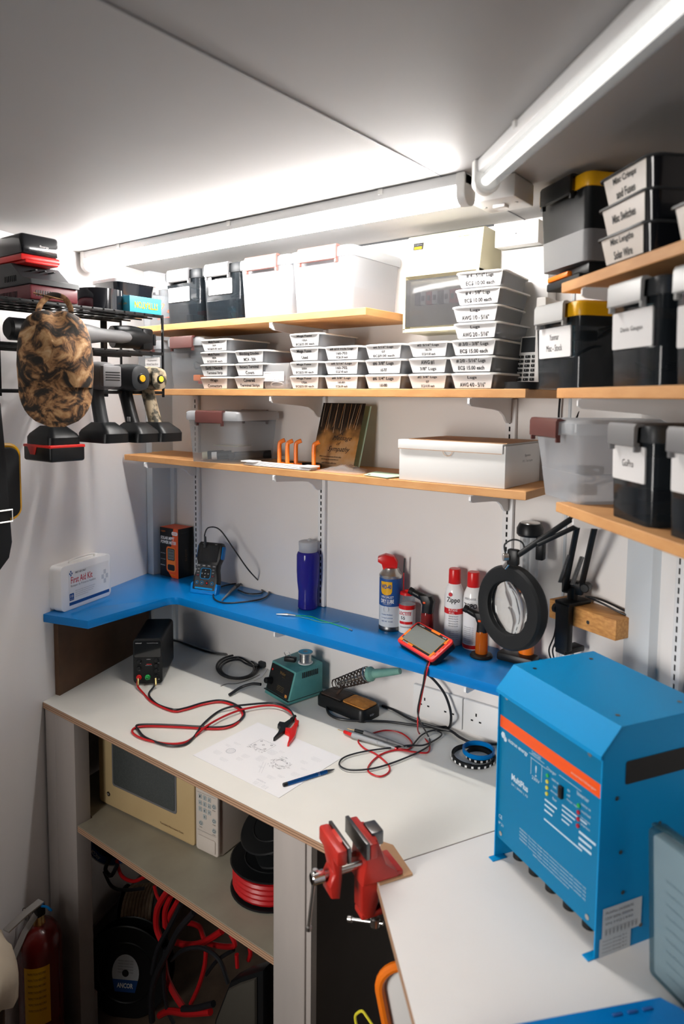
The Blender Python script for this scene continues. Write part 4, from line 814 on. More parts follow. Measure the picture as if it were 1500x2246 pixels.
def curved_text(m, s, mat, r, z, hh, width, a0, italic=0, bold=0):      # lettering wrapped round a can; a0 = direction it faces
    v, f, x0, x1, y0, y1 = text_geo(s, italic, bold); kx = width/(x1-x0); ky = hh/max(y1-y0, 1e-6); cx = (x0+x1)/2; cy = (y0+y1)/2
    m.add([((r+.0003)*math.cos(a0+(q[0]-cx)*kx/r), (r+.0003)*math.sin(a0+(q[0]-cx)*kx/r), z+(q[1]-cy)*ky) for q in v], f, mat)
def wrap(m, r, z0, z1, a0, a1, mat, n=12, off=.0002): m.loft([[((r+off)*math.cos(a0+(a1-a0)*j/n), (r+off)*math.sin(a0+(a1-a0)*j/n), z) for j in range(n+1)] for z in (z0, z1)], mat, None, False, False)
FA = math.atan2(CAM.y+.03, CAM.x-.9)    # direction from the cans to the camera
# lubricant spray
t = thing('spray_can', 'blue and silver spray lubricant can with a red smart-straw cap', 'spray can', stand_at(861, 1384, .0305))
r = .0305
m = MB(); m.lathe([(.0, 0), (.0295, 0), (r, .003), (r, .008), (.0298, .010), (.0298, .012)], 'dark_steel', None, 32); m.lathe([(.0298, .012), (.0298, .066)], 'silver_label', None, 32, False); m.lathe([(.0298, .066), (.0298, .138)], 'blue_ink', None, 32, False); m.lathe([(.0298, .138), (r, .141), (r, .145), (.028, .148), (.0225, .155), (.020, .163), (.012, .166), (.001, .166)], 'steel', None, 32); m.obj('can', t)
m = MB(); A = FA-.35; rr = .0302; 
wrap(m, rr, .105, .131, A-.52, A+.52, 'bright_yellow' if 0 else 'yellow'); m.loft([[((rr+.0002)*math.cos(A+s), (rr+.0002)*math.sin(A+s), z) for s in (-.52*k, -.2*k, .2*k, .52*k)] for z, k in ((.105, 1), (.099, .8), (.096, .3))], 'yellow', None, False, False)
curved_text(m, 'WD-40', 'blue_ink', rr+.0003, .118, .012, .028, A, 0, .03); curved_text(m, 'SPECIALIST', 'white_plastic', rr, .091, .006, .034, A+.1); curved_text(m, 'DRY LUBE', 'white_plastic', rr, .080, .010, .036, A+.1, 0, .02); curved_text(m, 'PTFE SPRAY', 'light_ink', rr, .072, .003, .024, A+.1)
m.disc(0, 0, .008, 'light_ink', Matrix.Translation(((rr+.0006)*math.cos(A), (rr+.0006)*math.sin(A), .059)) @ FR((0, 0, 0), (-math.sin(A), math.cos(A), 0), (0, 0, 1)), 0, 20, .0065)
for i, s_ in enumerate(('Friction Reducer', 'Long Lasting', 'NET WT. 10 OZ')): curved_text(m, s_, 'blue_ink', rr, .045-.009*i, .0035, .03, A+.1)
m.obj('printing', t)
m = MB(); m.prism([(-.020, .158), (.016, .158), (.018, .178), (.008, .193), (-.014, .198), (-.034, .190), (-.034, .178), (-.024, .172)], -.014, .014, 'red', .004, RZ(math.degrees(FA)+90) @ FR((0, 0, 0), (1, 0, 0), (0, 0, 1))); m.obj('trigger_cap', t)
m = MB(); D0 = FA-PI/2; m.tube([(-.035*math.cos(D0)*-1*-1, -.035*math.sin(D0)*-1*-1, .188), (.034*math.cos(D0+PI), .034*math.sin(D0+PI), .170), (.0335*math.cos(D0+PI), .0335*math.sin(D0+PI), .150)], .0022, 'charcoal', 8); m.cyl((.0335*math.cos(D0+PI-.1), .0335*math.sin(D0+PI-.1), .15), (.034*math.cos(D0+PI-.1), .034*math.sin(D0+PI-.1), .078), .0012, 'red'); m.obj('straw', t)
# sealing cord bottle
t = thing('sealant_bottle', 'small white and red sealing cord bottle with a flip cap', 'bottle', stand_at(909, 1382, .0215))
m = MB(); m.lathe([(0, 0), (.021, 0), (.0215, .002), (.0215, .072)], 'white_plastic', None, 28); m.lathe([(.0215, .072), (.020, .080), (.0195, .098)], 'pp_clear', None, 28, False); m.lathe([(.0218, .062), (.0218, .073)], 'red', None, 28, False); m.obj('bottle', t)
m = MB(); curved_text(m, 'LOCTITE', 'red_ink', .0217, .052, .009, .036, FA-.3, .2, .03); curved_text(m, '55', 'ink', .0217, .040, .008, .012, FA-.5, 0, .02); wrap(m, .0217, .024, .031, FA-1, FA+.7, 'red'); curved_text(m, 'Gewindedichtfaden', 'grey_ink', .0217, .017, .004, .03, FA-.2); m.obj('printing', t)
m = MB(); m.lathe([(.0195, .098), (.019, .104), (.010, .107), (.001, .107)], 'red', None, 20); m.box((.006, -.004, .109), (.018, .012, .005), 'red', .002); m.obj('cap', t)
# torches
def torch(label, p, tank, k=1.0, rz=0, flare=True, group=None):
    t = thing('gas_torch', label, 'torch lighter', p, rz)
    m = MB(); m.lathe([(0, 0), (.026*k, 0), (.027*k, .003), (.024*k, .007), (.014*k, .009), (.0, .009)] if flare else [(0, 0), (.019*k, 0), (.019*k, .004), (0, .004)], 'black', None, 28); m.obj('base', t)
    m = MB(); m.lathe([(0, .006), (.0135*k, .006), (.0145*k, .012), (.014*k, .055), (.0125*k, .062), (0, .062)], tank, None, 24); m.obj('tank', t)
    m = MB(); m.loft([rr3(-.012*k, .013*k, -.012*k, .012*k, .008*k, .060), rr3(-.011*k, .015*k, -.012*k, .012*k, .008*k, .080), rr3(-.016*k, .017*k, -.012*k, .012*k, .008*k, .092), rr3(-.022*k, .010*k, -.010*k, .010*k, .007*k, .104)], 'black'); m.cyl((-.006, 0, .095), (-.036*k, 0, .108), .009*k, 'black', .0075*k, 16, .001); m.cyl((-.034*k, 0, .107), (-.044*k, 0, .1115), .0085*k, 'black_matte', .0085*k, 16, .001); m.obj('burner', t)
    m = MB(); m.box((-.004, -.0125*k, .088), (.007, .003, .005), 'orange_red', .001); m.obj('switch', t)
q = stand_at(957, 1388, .018); torch('black torch lighter with a dark red tank between the bottles', q, 'red_clear', 1.12, 12, False)
q = stand_at(1055, 1449, .026); torch('black torch lighter with a clear orange tank on a round base', (q[0], q[1], q[2]), 'amber', 1.0, 15)
def gas_can(label, p, lines, A, k=1.0):
    t = thing('gas_can', label, 'gas can', p)
    r = .0225*k; m = MB(); m.lathe([(0, 0), (r-.001, 0), (r, .002), (r, .118), (r*.93, .134), (r*.66, .150), (r*.55, .153), (0, .153)], 'white_gloss', None, 30); m.obj('can', t)
    m = MB(); m.lathe([(r*.62, .150), (r*.64, .151), (r*.62, .184), (r*.56, .187), (0, .187)], 'red', None, 28); m.obj('cap', t)
    m = MB(); lines(m, r, A); m.obj('printing', t)
def zl1(m, r, A):
    curved_text(m, 'Zippo', 'ink', r, .112, .016, .034, A, 0, .02); m.lathe([(r+.0002, .078), (r+.0002, .092)], 'red', None, 30, False); curved_text(m, 'BUTANE', 'white_plastic', r+.0003, .0885, .0055, .022, A); curved_text(m, 'FUEL', 'white_plastic', r+.0003, .081, .0055, .014, A-.1)
    for i in range(5): curved_text(m, 'PREMIUM FUEL FOR LIGHTERS', 'grey_ink', r, .073-.006*i, .003, .024, A+.05)
    wrap(m, r, .012, .040, A-.5, A+.7, 'light_ink', 8, .0001); wrap(m, r, .013, .039, A-.47, A+.67, 'white_gloss', 8, .0002)
    for i in range(5): curved_text(m, 'DANGER EXTREMELY FLAMMABLE', 'grey_ink', r+.0002, .036-.005*i, .0025, .024, A+.1)
    m.disc(0, 0, .005, 'red_ink', Matrix.Translation(((r+.0004)*math.cos(A-.3), (r+.0004)*math.sin(A-.3), .127)) @ FR((0, 0, 0), (-math.sin(A-.3), math.cos(A-.3), 0), (0, 0, 1)), 0)
def zl2(m, r, A):
    m.lathe([(r+.0002, .003), (r+.0002, .012)], 'red', None, 30, False); curved_text(m, 'AMERICAN FUEL', 'grey_ink', r, .125, .005, .030, A-.1); curved_text(m, 'ZIPPO', 'ink', r, .108, .012, .036, A-.1, 0, .02)
    for i in range(9): curved_text(m, 'BUTANE GAS REFILL 165 g', 'grey_ink', r, .055-.0048*i, .003, .026, A-.2)
gas_can('white Zippo butane can with a red band, left of its pair'.replace('Zippo ', ''), stand_at(1002, 1412, .0225), zl1, FA-.15, 1.05)
gas_can('white lighter gas can with a red cap, half hidden by the orange torch and magnifier', stand_at(1046, 1420, .0225), zl2, FA-.3, 1.05)
# red multimeter propped at an angle
A_, B_, C_, E_ = [Vector(v) for v in bz([(869, 1403, .018), (945, 1449, .014), (985, 1390, .052), (913, 1360, .056)], 0, ZL)]
ux = (B_-A_); W = ux.length; uy = (E_-A_); uy = uy-ux.normalized()*uy.dot(ux.normalized()); H = uy.length; MM = FR(A_, ux, uy)
t = thing('multimeter', 'red multimeter with a large blank grey screen propped on the blue shelf', 'multimeter', (0, 0, 0))
m = MB(); m.prism(rrect(0, W, 0, H, .009, 4), -.022, -.002, 'black', .002, MM); m.prism(rrect(-.001, W+.001, -.001, H+.001, .010, 4), -.009, -.0006, 'red_rubber', .003, MM); m.obj('case', t)
m = MB(); m.rbox(.006, W-.010, .006, H-.004, .004, 'black', MM, .0001); 
for x0, y0, x1, y1 in ((.45, .90, .68, .985), (.02, .30, .07, .6), (.03, .08, .12, .2), (.28, .08, .42, .14), (.88, .08, .93, .3), (.90, .72, .94, .95)): m.quad(x0*W, x1*W, y0*H, y1*H, 'orange', MM, .0004)
m.text('KAIWEETS', 'white_plastic', W*.20, H*.90, .020, .003, MM, off=.0007); m.text('TRUE RMS', 'white_plastic', W*.82, H*.90, .014, .003, MM, off=.0007); m.text('DIGITAL MULTIMETER', 'white_plastic', W*.22, H*.10, .022, .003, MM, off=.0007); bz_ = m.obj('bezel', t)
m = MB(); m.rbox(.010, W-.016, .012, H-.012, .001, 'lcd', MM, .0009); m.rbox(.0095, W-.0155, .0115, H-.0115, .001, 'yellow', MM, .0006); m.obj('screen', bz_)
for i in range(4): m = MB(); m.box((W-.006, H*(.25+.17*i), .0005), (.004, .005, .0016), 'orange_red', .0005, MM); m.obj('button', t)
m = MB(); a, b = [Vector(v) for v in bz([(958, 1432, .014), (978, 1436, .010)], 0, ZL)]; m.cyl(a, b, .006, 'red', bev=.001); a, b = [Vector(v) for v in bz([(962, 1424, .02), (982, 1424, .018)], 0, ZL)]; m.cyl(a, b, .006, 'black', bev=.001); m.obj('jack', t)
t = thing('test_leads', 'red and black multimeter leads hanging from the blue shelf onto the bench', 'cable', (0, 0, 0))
up_r = bz([(962, 1436, .014), (950, 1440, .012), (944, 1449, .008)], 0, ZL); yv = -.2165
hang_r = [tuple(aty(px, py, yv-.0)) for px, py in ((936, 1474), (930, 1500), (924, 1530))]+[tuple(aty(918, 1562, -.205)), tuple(aty(916, 1590, -.20))]
m = MB(); m.tube(up_r+hang_r+bz([(919, 1608), (940, 1630), (938, 1650), (905, 1649), (870, 1645), (835, 1655), (812, 1675), (808, 1692), (832, 1703), (852, 1694), (852, 1678), (826, 1655), (800, 1642), (786, 1628), (788, 1622)], .003), .0020, 'red_cable', 8); m.obj('red_lead', t)
up_b = bz([(966, 1428, .018), (952, 1432, .016), (941, 1446, .008)], 0, ZL)
hang_b = [tuple(aty(px, py, yv-.003)) for px, py in ((932, 1474), (928, 1500), (921, 1530))]+[tuple(aty(916, 1560, -.21)), tuple(aty(922, 1584, -.205))]
m = MB(); m.tube(up_b+hang_b+bz([(938, 1612), (943, 1630), (930, 1643), (890, 1662), (840, 1680), (800, 1688), (762, 1688), (744, 1676), (757, 1660), (800, 1648), (850, 1641), (895, 1635), (930, 1634), (962, 1618), (968, 1608), (950, 1602), (925, 1612), (902, 1636), (885, 1636)], .0055), .0020, 'black_cable', 8); m.obj('black_lead', t)
m = MB(); m.tube(bz([(866, 1640, .003), (895, 1644, .003), (903, 1628, .003), (880, 1608, .003), (845, 1602, .003), (812, 1610, .003)]), .0020, 'red_cable', 8); m.obj('red_lead', t)
for (q0, q1, q2, q3, c1, c2, nm) in (((741, 1600, .006), (755, 1605, .007), (772, 1612, .009), (866, 1641, .006), 'red', 'grey_plastic', 'light_grey'), ((762, 1598, .014), (778, 1602, .014), (798, 1607, .014), (884, 1636, .007), 'black', 'grey_plastic', 'grey_plastic')):
    a, b, c, d = [Vector(v) for v in bz([q0, q1, q2, q3])]
    m = MB(); m.cyl(a, b, .0008, 'gold'); m.cyl(b, c, .0042, c1, .0045, 12, .0005); m.cyl(c, c+(d-c)*.62, .0065, nm, .0052, 14, .001); m.cyl(c+(d-c)*.62, d, .0052, nm if nm == 'grey_plastic' else 'light_grey', .0028, 12); m.cyl(d-(d-c)*.1, d+(d-c)*.04, .003, c1, .0022, 10); m.obj('probe', t)
# ------------------------------------------------------------------ magnifying lamp, wooden block and work light
BM = T(RC0.x, RC0.y, 0) @ RZ(-22.5)                 # frame of the short angled wall: x along it, -y into the room
m = MB(); m.bb(.029, .203, -.062, -.001, 1.055, 1.097, 'pine', .0015, BM); m.disc(.135, 1.074, .004, 'dark_steel', BM @ FRONT(0, -.0622, 0)); tag(m.obj('wooden_block'), 'orange pine block fixed to the wall right of the work light', 'block')
t = thing('magnifier_lamp', 'black magnifying lamp with a round lens on a jointed spring arm', 'lamp', (0, 0, 0))
base = BM @ Vector((.078, -.046, 1.115)); elbow = Vector((1.345, -.150, 1.300)); head = aty(1126, 1222, -.205)
m = MB(); m.bb(.060, .100, -.080, -.012, 1.0975, 1.106, 'black', .002, BM); m.bb(.062, .098, -.080, -.0625, 1.000, 1.106, 'black', .003, BM); m.bb(.066, .094, -.080, -.020, .992, 1.004, 'black', .002, BM)
m.cyl(BM @ Vector((.08, -.042, .965)), BM @ Vector((.08, -.042, 1.0)), .004, 'steel'); m.cyl(BM @ Vector((.08, -.042, .955)), BM @ Vector((.08, -.042, .966)), .009, 'black', bev=.002); m.cyl(BM @ Vector((.052, -.072, 1.085)), BM @ Vector((.064, -.072, 1.085)), .010, 'black', bev=.002); m.obj('clamp', t)
m = MB(); m.cyl(base-Vector((0, 0, .012)), base+Vector((0, 0, .02)), .011, 'black', bev=.002)
k1 = base+Vector((-.014, -.01, .012)); k2 = base+Vector((.018, .0, .022)); m.box(base+Vector((0, 0, .018)), (.045, .016, .03), 'black', .004); m.cyl(base+Vector((.028, -.012, .022)), base+Vector((.028, .012, .022)), .010, 'black', bev=.002); m.obj('pivot', t)
def bar(a, b, r, mat='black', nm='arm_bar'):
    m = MB(); M = aim(a, b); L = (Vector(b)-Vector(a)).length; m.box((0, 0, L/2), (r*2, r*2, L), mat, r*.3, M); m.obj(nm, t)
bar(k1, elbow+Vector((-.018, -.010, 0)), .0052); bar(k2, elbow+Vector((.012, .0, -.008)), .0052)
hd2 = head+Vector((.0, .0, .0)); bar(hd2+Vector((.01, 0, .006)), elbow+Vector((-.012, -.012, .012)), .0055); bar(hd2+Vector((.045, .012, .030)), elbow+Vector((.002, -.008, -.004)), .0045)
m = MB(); m.cyl(elbow+Vector((0, -.022, 0)), elbow+Vector((0, .012, 0)), .014, 'black', bev=.002); m.obj('elbow_joint', t)
for s_ in (0, 1):
    m = MB(); a = k1.lerp(elbow, .10)+Vector((-.012+.026*s_, -.008, 0)); b = k1.lerp(elbow, .50)+Vector((-.012+.026*s_, -.008, 0)); n = 26
    m.tube([a.lerp(b, i/(n*6))+Vector((math.cos(i*PI/3)*.0045, math.sin(i*PI/3)*.0045, 0)) for i in range(n*6)], .0010, 'dark_steel', 5, sp=0); m.obj('spring', t)
toc = (CAM-Vector((1.201, -.2, 1.103))).normalized(); nn = (-rt*.80-up*.13+toc*.62).normalized(); cc = aty(1114, 1333, -.205); LM = aim(cc-nn*.012, cc)
m = MB(); m.lathe([(.056, .016), (.060, .018), (.084, .017), (.0885, .012), (.0885, -.006), (.082, -.016), (.058, -.016), (.056, -.012), (.056, .016)], 'black_matte', LM, 48, False); lr = m.obj('lamp_ring', t)
m = MB(); m.lathe([(.0545, .002)]+[(.0555*math.cos(a), .002+.010*math.sin(a)) for a in [R(x) for x in (15, 35, 55, 75)]]+[(.0004, .0122)], 'lens', LM, 48, False); m.lathe([(.0004, -.0082)]+[(.0555*math.cos(a), -.0-.008*math.sin(a)) for a in [R(x) for x in (75, 55, 35, 15)]]+[(.0545, .002)], 'lens', LM, 48, False); m.obj('magnifier_lens', lr)
m = MB(); m.lathe([(.0565, .004), (.0545, .005), (.0545, .0)], 'chrome', LM, 48, False); m.obj('lens_rim', lr)
m = MB(); tp = cc+up*.088-rt*.006; m.cyl(tp-up*.004, head, .007, 'chrome'); m.box((0, 0, 0), (.024, .016, .034), 'black', .004, T(*head)); m.cyl(head-rt*.022, head-rt*.010, .008, 'steel', bev=.001); m.obj('head_joint', t)
m = MB(); m.tube([head-rt*.016+up*.006, head-rt*.018+up*.026, head+rt*.0+up*.036, head+rt*.018+up*.030, head+rt*.024+up*.012], .0018, 'charcoal', 6); m.obj('wire_loop', t)
m = MB(); m.tube([BM @ Vector(p) for p in ((.105, -.03, 1.115), (.14, -.03, 1.112), (.185, -.02, 1.100), (.198, -.012, 1.101), (.17, -.008, 1.105), (.12, -.006, 1.11), (.09, -.02, 1.112))], .0022, 'black_cable', 8); m.obj('cord', t)
q = stand_at(1158, 1436, .03)
t = thing('work_light', 'upright inspection light with clear tube, black hook cap and orange grip', 'work light', (1.178, -.040, ZL+.0004), 0)
m = MB(); m.box((-.014, -.014, .010), (.088, .044, .020), 'black', .006); m.obj('base', t)
m = MB(); m.lathe([(.0, .018), (.017, .018), (.018, .03), (.016, .06), (.018, .09), (.016, .105), (0, .105)], 'orange', None, 20); m.obj('grip', t)
m = MB(); m.lathe([(0, .105), (.016, .105), (.020, .115), (.022, .13), (.022, .150), (0, .15)], 'black', None, 20); m.cyl((.018, -.004, .125), (.030, -.004, .125), .009, 'black', bev=.002); m.obj('swivel_joint', t)
m = MB(); m.lathe([(.0215, .150), (.0215, .295)], 'clear_tube', None, 24, False); m.lathe([(.0225, .150), (.0225, .156)], 'steel', None, 24, False); m.obj('tube', t)
m = MB(); m.box((-.006, -.004, .222), (.012, .010, .142), 'light_grey', .001, RZ(-20))
for k in range(9): m.box((-.006, -.010, .162+.015*k), (.008, .003, .007), 'black', .0008, RZ(-20))
m.obj('light_strip', t)
m = MB(); m.lathe([(0, .293), (.026, .293), (.030, .298), (.030, .310), (.024, .322), (0, .322)], 'black', None, 24); m.box((.028, -.004, .27), (.018, .02, .055), 'black', .003); m.obj('cap', t)
m = MB(); m.lathe([(.022, .322), (.022, .324), (.018, .3255), (0, .3255)], 'steel', None, 24); m.obj('magnet', t)
for i, x in enumerate(((1228, 1), (1238, 2))):
    m = MB(); m.tube([tuple(aty(1221+i*8, 1362, -.03)), tuple(aty(1215+i*9, 1395, -.035)), tuple(aty(1204+i*8, 1425, -.04)), tuple(aty(1210+i*7, 1450, -.02))], .0018, 'black_cable', 6); tag(m.obj('black_cord'), ('thin black cord hanging under the pine block, left one', 'thin black cord hanging under the pine block, right one')[i], 'cable', 'thin cords under the pine block')
for i, (px, pts_) in enumerate(((0, ((1229, 862), (1226, 900), (1225, 925))), (1, ((1272, 868), (1275, 890), (1264, 918), (1255, 935))))):
    m = MB(); m.tube([tuple(aty(a, b, -.012)) for a, b in pts_], .0024, 'black_cable', 6); tag(m.obj('black_cord'), ('black cord in the right back corner beside the shelf end', 'curved black cord in the right back corner above the frosted box')[i], 'cable')
# ------------------------------------------------------------------ blue inverter
IW, IH, IDP = .2593, .362, .218
IA = math.atan2(-.49813, .8671); IO = Vector((1.2693, -.3894, ZB))
t = thing('inverter', 'large blue metal inverter charger with an orange stripe on the right worktop', 'inverter', tuple(IO), math.degrees(IA))
IM = T(*IO) @ RZ(math.degrees(IA)); IMI = IM.inverted()
def il(px, py): q = IMI @ atp(px, py, IO, IA); return q.x, q.z
sp = [(0, 0), (0, .318), (-.004, .322), (.033, IH-.001), (IDP, IH-.001), (IDP, 0), (.012, 0)]
YZ = Matrix(((0, 0, 1, 0), (1, 0, 0, 0), (0, 1, 0, 0), (0, 0, 0, 1)))
for s_, (a, b) in enumerate(((0, .0025), (IW-.0025, IW))):
    m = MB(); m.prism(sp, a, b, 'inverter_blue', 0, YZ); f = (0, .014) if s_ == 0 else (IW-.014, IW); m.bb(f[0], f[1], -.012, .018, 0, .0022, 'inverter_blue', .0008)
    if s_:
        M = FR((IW+.0004, 0, 0), (0, 1, 0), (0, 0, 1)); m.rbox(.045, .205, .268, .305, .004, 'dark_gap', M)
        for (y, z) in ((.030, .250), (.042, .162), (.12, .19), (.12, .165), (.05, .095), (.09, .03), (.165, .085), (.16, .022)): m.disc(y, z, .0035, 'dark_steel', M, .0006, 12)
        m.quad(.012, .090, .030, .078, 'silver_label', M, .0006); m.quad(.008, .070, -.012+.012, .030, 'silver_label', M, .0005)
        for i in range(3): m.text(('MultiPlus 24/3000/70', '120V 60Hz 3000VA', 'SN HQ1930')[i], 'grey_ink', .045, .070-.009*i, .055, .0045, M, off=.0010)
        for k in range(4): m.text('Victron Energy B.V.', 'grey_ink', .038, .025-.006*k, .05, .003, M, off=.0010)
        for k in range(9): m.text('W', 'grey_ink', .020+.0075*k, .038, .005, .012, M, off=.0009)
    m.obj('side_plate', t)
m = MB(); hood = [(-.0045, .316), (-.0045, .3225), (.0325, IH), (IDP+.001, IH), (IDP+.001, .25), (IDP-.001, .25), (IDP-.001, IH-.002), (.033, IH-.002), (-.0025, .3215), (-.0025, .316)]
m.prism(hood, -.0012, IW+.0012, 'inverter_blue', 0, YZ)
for x in (.03, IW-.03):
    for y in (.055, .185): m.disc(x, y, .004, 'dark_steel', FR((0, 0, IH), (1, 0, 0), (0, 1, 0)), .0006, 12)
m.obj('hood', t)
FP = .004
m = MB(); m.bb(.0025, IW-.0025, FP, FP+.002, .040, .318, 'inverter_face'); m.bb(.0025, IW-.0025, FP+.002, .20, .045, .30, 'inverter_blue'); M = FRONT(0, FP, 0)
m.quad(.0026, IW-.0026, .2515, .2735, 'orange_red', M); 
for (x, z) in ((.014, .052), (IW-.022, .052), (.02, .312), (IW-.03, .310)): m.disc(x, z, .0042, 'steel', M, .0012, 14)
fp = m.obj('front_panel', t)
m = MB(); W1 = 'inverter_logo'
m.text('victron energy', W1, .055, .236, .056, .0095, M, bold=.02); m.disc(.013, .239, .0065, W1, M, .0006, 6); m.disc(.019, .234, .005, W1, M, .0006, 6)
m.text('inverter/charger', 'micro_panel', .218, .2605, .055, .005, M, off=.0008)
x, z = il(1136, 1718); m.text('MultiPlus', W1, x, z, .046, .012, M, bold=.03); m.text('24 | 3000 | 70', W1, x, z-.014, .046, .0055, M)
x, z = il(1172, 1685)
for a in ((-.02, .018, .02, .0172), (-.016, .0115, .026, .0107), (-.014, -.018, -.0132, .012), (.014, -.018, .0148, .012)): m.quad(x+a[0], x+a[2], z+min(a[1], a[3]), z+max(a[1], a[3]), W1, M)
m.text('DANGER', W1, x, z+.022, .024, .005, M); m.text('!', W1, x, z-.006, None, .020, M); m.text('230V', W1, x, z-.021, .02, .006, M)
x, z = il(1205, 1702); cx, cz = x, z
m.text('Charger', W1, x, z+.007, .024, .007, M)
for k, s_ in enumerate(('mains on', 'bulk', 'absorption', 'float')): m.text(s_, W1, x+.010, z-.004-.0105*k, (.016, .008, .020, .010)[k], .0045, M)
x, z = il(1274, 1765); m.text('Inverter', W1, x, z+.012, .026, .007, M)
for k, s_ in enumerate(('inverter on', 'overload', 'low battery', 'temperature')): m.text(s_, W1, x+.007, z-.0005-.011*k, .020, .0045, M)
m.quad(cx+.018, x-.004, z+.018, z+.0188, W1, M); 
for k in range(3): m.quad(cx-.014, cx-.014+(.030, .024, .020)[k], cz-.050-.009*k, cz-.047-.009*k, W1, M)
m.text('on', W1, cx+.042, cz-.003, .006, .004, M); m.text('off', W1, cx+.042, cz-.011, .008, .004, M); m.text('charger only', W1, cx+.050, cz-.019, .024, .004, M)
for k in range(4): m.quad(cx+.028, cx+.028+(.056, .030, .024, .018)[k], cz-.036-.008*k, cz-.0335-.008*k, W1, M)
for k in range(3): m.quad(x-.006, x-.006+(.036, .028, .028)[k], z-.050-.010*k, z-.046-.010*k, W1, M)
m.quad(cx-.014, cx+.076, cz-.084, cz-.0812, W1, M)
m.text('CE', W1, .012, .083, .010, .007, M); m.text('IP 21', W1, .014, .070, .014, .005, M)
x, z = il(1235, 1920)
for k in range(5): m.text('WARNING  This inverter charger must be connected to a protective earth conductor only', W1, .150, .094-.0062*k, .165 if k < 4 else .09, .0040, M)
m.obj('printing', fp)
x, z = il(1197, 1717)
for k in range(4): m = MB(); m.cyl((cx-.008, FP, cz-.004-.0105*k), (cx-.008, FP-.003, cz-.004-.0105*k), .0032, 'led_green' if k == 0 else 'led_yellow', bev=.0006); m.obj('indicator', fp)
x, z = il(1266, 1768)
for k in range(4): m = MB(); m.cyl((x, FP, z-.011*k), (x, FP-.003, z-.011*k), .0034, 'led_green' if k == 0 else 'led_red', bev=.0006); m.obj('indicator', fp)
x, z = il(1228, 1738); m = MB(); m.box((x, FP-.002, z), (.009, .007, .020), 'black', .001); m.obj('rocker_switch', fp)
for k in range(5): m = MB(); m.cyl((.03+.045*k, .035, .006), (.03+.045*k, .035, .044), .012, 'black', bev=.002); m.obj('cable_gland', t)
m = MB(); m.bb(.003, IW-.003, .03, .2, .040, .0445, 'black'); m.obj('bottom_plate', t)
# clear folder leaning against the inverter, blue case in the foreground
bo = Vector((1.572, -.500, ZB+.001)); bx = Vector((.84, -.54, 0)).normalized(); by = Vector((-.15, .02, .97)).normalized(); BG = FR(bo, bx, by)
t = thing('document_wallet', 'clear blue-edged plastic wallet of papers leaning against the side of the inverter', 'folder', (0, 0, 0))
m = MB(); m.prism(rrect(-.0, .23, .006, .226, .006), -.026, -.003, 'paper', .002, BG)
for k in range(9): m.text('Installation manual page', 'light_ink', .06, .17-.018*k, .07, .006, BG, off=-.0024)
m.obj('papers', t)
m = MB(); m.prism(rrect(-.008, .24, .0, .234, .008), -.030, .0, 'sleeve', .005, BG); m.tube([BG @ Vector(p) for p in ((-.006, .234, -.012), (.05, .242, -.010), (.12, .236, -.012), (.2, .238, -.01))], .006, 'sleeve', 8, flat=.5); m.obj('sleeve', t)
A_ = atz(1075, 2252, ZB+.052); B_ = atz(1447, 2183, ZB+.052); d_ = (B_-A_).normalized(); A0 = A_-d_*.15; n_ = Vector((d_.y, -d_.x, 0))
t = thing('equipment_case', 'bright blue plastic case at the bottom right corner of the picture', 'case', (0, 0, 0))
m = MB(); P4 = [A0, B_, B_+d_*.018+n_*.022, B_+d_*.018+n_*.20, A0+n_*.20]
m.prism([(p.x, p.y) for p in P4], ZB+.001, ZB+.052, 'blue_gloss', .005); m.obj('shell', t)
m = MB()
for k in range(3): q = B_-d_*(.03+.022*k)+n_*.016; m.box((0, 0, 0), (.014, .004, .002), 'blue_ink', .0005, T(q.x, q.y, ZB+.053) @ RZ(math.degrees(math.atan2(d_.y, d_.x))))
m.obj('ribs', t)
# ------------------------------------------------------------------ bench power supply and its leads
PW, PH, PD = .086, .138, .175
t = thing('power_supply', 'black bench power supply with knobs and coloured terminals, on the cream worktop', 'power supply', (.102, -.334, ZB+.004), 41)
m = MB(); m.loft([rr3(.0, PW, .0, PH, .012, z) for z in (0, .004)]+[rr3(.002, PW-.002, .002, PH-.002, .012, PD)], 'black', FR((0, PD, 0), (1, 0, 0), (0, 0, 1)) @ Matrix.Identity(4)); m.obj('case', t)
m = MB(); m.prism(rrect(.001, PW-.001, .001, PH-.001, .012), 0, .006, 'black_matte', .002, FR((0, .001, 0), (1, 0, 0), (0, 0, 1))); bz_ = m.obj('bezel', t)
M = FRONT(0, -.0052, 0); m = MB(); m.prism(rrect(.005, PW-.005, .082, PH-.008, .004), 0, .0012, 'lcd_dark', 0, M); m.text('NANKADF', 'white_plastic', .018, PH-.014, .018, .0028, M, off=.002); m.text('Programmable DC Power Supply', 'light_ink', .058, PH-.014, .032, .0022, M, off=.002); m.obj('display', bz_)
m = MB()
for (x, z, s_) in ((.018, .055, 'COARSE'), (.018, .033, 'FINE'), (.074, .055, 'ON'), (.074, .030, 'OFF'), (.046, .066, 'OUTPUT'), (.046, .048, 'LOCK M1 M2'), (.018, .006, '+'), (.046, .006, 'GND'), (.074, .006, '-')): m.text(s_, 'light_ink', x, z+.009, None, .0022, M)
m.quad(.040, .054, .0595, .0615, 'red', M, .001); m.obj('lettering', bz_)
for (x, z) in ((.018, .070), (.018, .050), (.068, .073), (.068, .058), (.068, .042)): m = MB(); m.cyl((x, -.005, z), (x, -.014, z), .0062, 'black_matte', .0055, 16, .001); m.obj('knob', bz_)
tp = []
